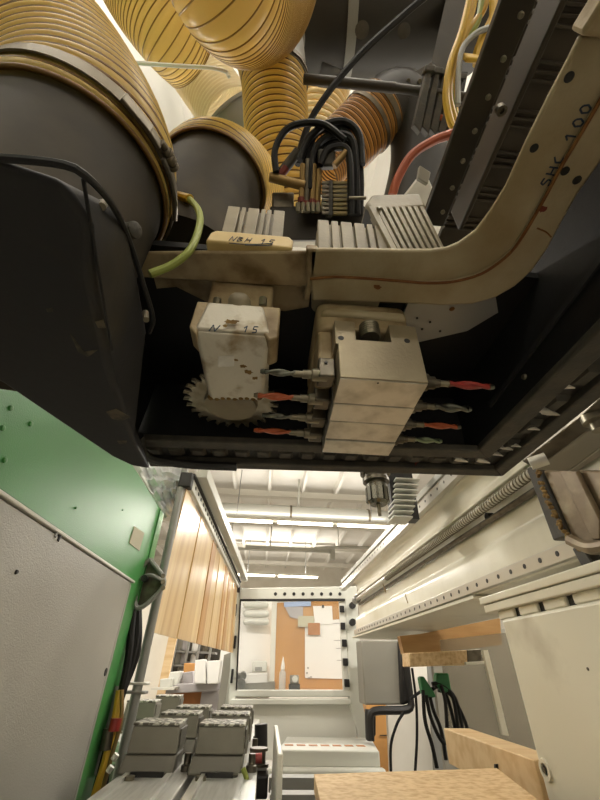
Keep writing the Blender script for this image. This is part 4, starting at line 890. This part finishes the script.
MB().prism(rrect(.038, .150, .292, .42, .014, .318), (0, 0, .045)).build('housing', 'castd', t, .004, 3)
MB().prism(rrect(.043, .146, .287, .40, .008, .336), (0, 0, .012)).build('housing_collar', 'cast', t, .004, 3)
MB().box((.040, .30, .262), (.058, .43, .33)).build('side_column', 'castd', t, .004)
bitcol = [('red', 'flute'), ('flute', 'flute'), ('orange', 'flute'), ('green_drill', 'green_drill')]
yb = [.300, .343, .383, .420]; R_len = [.072, .066, .070, .060]
for k in range(4):
    zc = .252
    MB().lathe((xr[k], yb[k], zc), (1, 0, 0), [(0, .0095), (.008, .0095), (.009, .007), (.016, .007), (.017, .0045), (.022, .0045)], 24).build('chuck', 'dsteel', t)
    sh = MB().lathe((xr[k] + .02, yb[k], zc), (1, 0, 0), [(0, .0035), (.012, .0035), (.012, .0042)], 16).build('bit_shank', 'bolt', t)
    def bit(x, sgn, L_, c1, c2, w_, par):
        b = MB(); n = 26; vs = []; fs = []; sg = 16
        for i in range(n + 1):
            px = x + sgn * L_ * i / n; tw = i / n * 1.5 * math.pi; e_ = 1 if i < n - 1 else .7
            for j in range(sg):
                a = 2 * math.pi * j / sg; rr = w_ * e_ * (.70 + .30 * math.cos(2 * (a - tw))); vs.append(V((px, yb[k] + rr * math.cos(a), zc + rr * math.sin(a))))
        for i in range(n):
            for j in range(sg): fs.append((i * sg + j, i * sg + (j + 1) % sg, (i + 1) * sg + (j + 1) % sg, (i + 1) * sg + j))
        fs += [tuple(range(sg)), tuple(n * sg + j for j in range(sg))]; b.add(vs, fs)
        o = b.build('drill_bit', c1, par, smooth=50)
        tip = MB().cyl((x + sgn * L_ * .97, yb[k], zc), (x + sgn * L_ * 1.08, yb[k], zc), w_ * .8, w_ * .5, 12).build('carbide_tip', c2, o)
        return o
    bit(xr[k] + .032, 1, R_len[k] - .025, bitcol[k][0], bitcol[k][1], (.0048, .0056, .0042, .0044)[k], t)
    # left side: bracketed chucks
    cbk = MB().box((xl[k] - .020, yb[k] - .007, zc - .006), (xl[k] - .002, yb[k] + .013, zc + .02)).build('chuck_bracket', 'dsteel', t, .002)
    MB().lathe((xl[k] - .010, yb[k], zc), (-1, 0, 0), [(0, .0068), (.016, .0068), (.017, .0048), (.026, .0048)], 20).build('chuck', 'bolt', t)
    MB().lathe((xl[k] - .034, yb[k], zc), (-1, 0, 0), [(0, .0036), (.012, .0036)], 14).build('bit_shank', 'bolt', t)
    bit(xl[k] - .044, -1, (.034, .042, .034, .045)[k], ('flute', 'orange', 'flute', 'orange')[k], ('flute', 'bolt', 'flute', 'orange')[k], (.0042, .0046, .004, .0042)[k], t)
    MB().lathe((xl[k] - .012, yb[k] - .0075, zc + .012), (0, -1, 0), [(0, .0018), (.001, .0018)], 10).build('set_screw', 'slot', cbk)

# ================================================================ SAW UNIT
t = empty('grooving_saw_unit', (-.055, .3, .27), 'dirty pale saw gearbox with circular saw blade, hanging left of the drills', 'saw unit')
zs = .27
low = [V((-.088, .286, zs)), V((-.015, .286, zs)), V((-.021, .378, zs)), V((-.086, .384, zs))]
upp = [V((-.082, .268, .305)), V((-.025, .268, .305)), V((-.018, .372, .305)), V((-.088, .372, .305))]
mid = [V((-.090, .268, .275)), V((-.013, .268, .275)), V((-.013, .38, .285)), V((-.092, .386, .285))]
MB().loft(low, [V((-.091, .272, .279)), V((-.013, .272, .279)), V((-.014, .385, .282)), V((-.091, .39, .282))]).build('lower_housing', 'dirtal', t, .004, 3)
MB().loft([V((-.091, .2715, .279)), V((-.013, .2715, .279)), V((-.014, .385, .282)), V((-.091, .39, .282))], [V((-.083, .268, .318)), V((-.024, .268, .318)), V((-.024, .372, .318)), V((-.083, .372, .318))]).build('gear_housing', 'dirtal', t, .003, 3)
MB().prism([V((-.096, .272, .322)), V((-.083, .272, .322)), V((-.088, .272, .272)), V((-.097, .272, .282))], (0, .03, 0)).build('mounting_ear', 'castd', t, .002)
MB().prism([V((-.026, .272, .322)), V((-.005, .272, .322)), V((-.005, .272, .276)), V((-.014, .272, .270)), V((-.024, .272, .285))], (0, .04, 0)).build('mounting_ear', 'castd', t, .002)
MB().box((-.088, .28, .318), (-.015, .37, .372)).build('neck', 'castd', t, .004)
p = P(239, 302, y=.272)
MB().lathe(p + V((0, .0, .003)), (0, -.6, .5), [(-.02, .013), (.0, .0125), (.005, .010), (.008, .005), (.0085, .0)], 28, cap=False).build('shaft_cap', 'motor', t)
MB().lathe(P(240, 296, y=.2645), (0, -1, .5), [(-.006, .0012), (.001, .0012)], 10).build('centre_hole', 'slot', t)
for q in ((217, 302), (263, 301)): MB().lathe(P(*q, y=.278), (0, -.4, 1), [(-.006, .0045), (.004, .0045), (.005, .003)], 8).build('bolt', 'bolt', t)
for q, r_, sx in (((232, 322), .0055, 1.4), ((225, 326), .003, 1), ((250, 345), .003, 1.4)):
    p = P(*q, y=.2676); rr_ = [random.uniform(.5, 1.1) for k in range(22)]; pts = [p + V((sx * r_ * rr_[k] * math.cos(2 * math.pi * k / 22), 0, r_ * rr_[k] * math.sin(2 * math.pi * k / 22) * .8)) for k in range(22)]
    if q[0] != 250: MB().prism(pts, (0, -.0003, 0)).build('dust_patch', 'caked', t)
for q, r_ in (((248, 372), .004), ((243, 366), .003), ((255, 378), .003), ((236, 360), .002)): blob(q, r_, 'caked', 'dust_patch', zs, t, 1.4, 1)
MB().prism(PP([(218, 356), (234, 355), (234, 366), (218, 367)], z=zs), (0, 0, -.0004)).build('label_plate', 'steelw', t)
for k in range(9): MB().lathe(V((-.085 + k * .0075, .381 - .0008 * k + .001 * math.sin(k * 2), zs + .003)), (0, 0, 1), [(-.004, .002), (-.001, .0048), (.003, .003)], 10).build('caked_dust', 'caked', t)
write('N', P(209, 331, y=.266), V((.011, 0, 0)), V((.002, 0, .009)), .0006, t)
write('15', P(243, 332, y=.266), V((.008, 0, 0)), V((.001, 0, .009)), .0006, t, gap=1.1)
# blade
cx, cy, cz2, rb = -.064, .413, .289, .060
ax = V((0.03, -.0, 1)).normalized()
pts = []; nt = 26
for k in range(nt):
    a = 2 * math.pi * k / nt; da = 2 * math.pi / nt
    for (f_, rr) in ((0, rb), (.10, rb * 1.05), (.36, rb * 1.03), (.40, rb * .90), (.58, rb * .87), (.82, rb * .93)):
        pts.append(V((cx + rr * math.cos(a + f_ * da), cy + rr * math.sin(a + f_ * da), cz2)))
bl = MB().prism(pts, (0, 0, .0025)).build('saw_blade', 'blade', t)
for k in range(nt):
    a = 2 * math.pi * (k + .12) / nt; c_ = V((cx + rb * 1.0 * math.cos(a), cy + rb * 1.0 * math.sin(a), cz2 + .001)); r_ = V((math.cos(a), math.sin(a), 0)); s_ = V((-r_.y, r_.x, 0))
    MB().hexa([c_ - r_ * .004 - s_ * .001 + V((0, 0, -.0022)), c_ + r_ * .0035 - s_ * .001 + V((0, 0, -.0022)), c_ + r_ * .0025 + s_ * .0014 + V((0, 0, -.0022)), c_ - r_ * .004 + s_ * .0014 + V((0, 0, -.0022)),
               c_ - r_ * .004 - s_ * .001 + V((0, 0, .0022)), c_ + r_ * .0035 - s_ * .001 + V((0, 0, .0022)), c_ + r_ * .0025 + s_ * .0014 + V((0, 0, .0022)), c_ - r_ * .004 + s_ * .0014 + V((0, 0, .0022))]).build('carbide_tooth', 'bolt', bl)
MB().lathe((cx, cy, cz2 - .003), (0, 0, 1), [(-.004, .034), (.004, .036)], 40).build('blade_flange', 'motor', t)

# ================================================================ MOTORS
def finned(name, x0, x1, y0, y1, z0, z1, label, m='motor', fins=(), top=True, lean=0, parent=None):
    t = empty(name, ((x0 + x1) / 2, (y0 + y1) / 2, z0), label, 'motor')
    A = rrect(x0 + .003, x1 - .003, y0 + .003, y1, .010, z0); B = [p + V((lean, 0, z1 - z0)) for p in A]
    B2 = [V((p.x + (-.004 if p.x > (x0 + x1) / 2 + lean else .004), p.y + (.004 if p.y < (y0 + y1) / 2 else -.004), p.z + .006)) for p in B]
    b = MB().loft(A, B); b.build('stator', m, t, .001)
    b = MB()
    for a, w_ in fins:
        xa = x0 + a * (x1 - x0); b.hexa([(xa, y0 - .002, z0), (xa + w_, y0 - .002, z0), (xa + w_, y0 + .006, z0), (xa, y0 + .006, z0), (xa + lean, y0 - .002, z1), (xa + w_ + lean, y0 - .002, z1), (xa + w_ + lean, y0 + .006, z1), (xa + lean, y0 + .006, z1)])
    b.build('cooling_fins', m, t, .0008)
    return t
m1 = finned('saw_motor', -.077, -.006, .232, .30, .388, .448, 'ribbed grey motor on the cream cap above the saw', fins=[(0.02, .014), (.25, .005), (.36, .013), (.58, .005), (.68, .005), (.79, .013)])
MB().prism([(-.090, .229, .369), (.004, .229, .369), (.004, .229, .386), (.0, .229, .392), (-.082, .229, .392), (-.087, .229, .386)], (0, .04, 0)).build('cap', 'capy', m1, .003, 3); mcap = m1.children[-1]
MB().loft(rrect(-.074, -.015, .236, .298, .01, .446), rrect(-.07, -.019, .24, .294, .01, .452)).build('end_shield', 'castd', m1)
write('NBH 15', P(229, 240.5, y=.2285), V((.0088, 0, 0)), V((.002, 0, .0085)), .0004, mcap, gap=.95)
MB().tube(PP([(229, 243), (250, 244.5), (272, 243.5), (268, 245.5), (245, 245)], y=.2285), .0005, 5, 20).build('handwriting', 'ink', mcap)
m2 = finned('drill_motor', .029, .117, .228, .31, .362, .428, 'wide ribbed grey motor beside the tall motor', fins=[(0.03, .013), (.21, .008), (.34, .013), (.52, .012), (.69, .007), (.80, .010)])
MB().loft(rrect(.032, .113, .231, .30, .01, .428), rrect(.037, .108, .236, .30, .01, .436)).build('end_shield', 'castd', m2)
# tall motor
t = empty('tall_motor', (.15, .25, .37), 'tall slatted grey motor leaning at the right end of the casting', 'motor')
yq = .222
F0 = PP([(396, 251), (447, 250), (424, 200), (420, 194), (372, 196), (366, 202)], y=yq)
MB().prism([f_ + V((0, .004, 0)) for f_ in F0], (0, .07, 0)).build('stator', 'slot', t, .003)
top = PP([(366, 202), (372, 194), (420, 193), (427, 206), (371, 209)], y=yq); MB().prism(top, (0, .075, 0)).build('end_shield', 'motor', t, .004, 3)
n = 9
bt = [P(393 + (449 - 393) * k / n, 252, y=yq) for k in range(n + 1)]; tp = [P(369 + (426 - 369) * k / n, 206, y=yq) for k in range(n + 1)]
b = MB()
for k in range(n):
    fr0, fr1 = (0, .62) if k else (0, .95)
    b.prism([bt[k].lerp(bt[k + 1], fr0), bt[k].lerp(bt[k + 1], fr1), tp[k].lerp(tp[k + 1], fr1), tp[k].lerp(tp[k + 1], fr0)], (0, .01, 0))
b.build('cooling_fins', 'motor', t, .0006)
MB().lathe(P(379, 209, y=yq - .001), (0, -1, 0), [(-.001, .0028), (.003, .0026)], 12).build('bolt', 'bolt', t)
MB().lathe(P(379, 208, y=yq - .003), (0, -1, 0), [(0, .0012), (.001, .0012)], 8).build('white_mark', 'paper', t)
# green-yellow earth wire
o = MB().tube([P(178, 196, d=.5), P(190, 200, d=.48), P(199, 212, d=.45), P(199, 228, d=.42), P(190, 250, d=.395), P(172, 265, d=.385), P(150, 274, d=.375)], .0042, 10, 40).build('earth_wire', 'cablegy'); tag(o, 'green-yellow earth wire looping from the clamp to the casting', 'wire')
MB().tube([P(175, 195, d=.5), P(190, 199, d=.48)], .0058, 10).build('yellow_sleeve', 'cabley', o)
MB().lathe(P(171, 192, d=.5), (1, .2, -.3), [(-.01, .006), (.004, .006), (.004, .004), (.012, .004)], 12).build('screw', 'bolt', o)
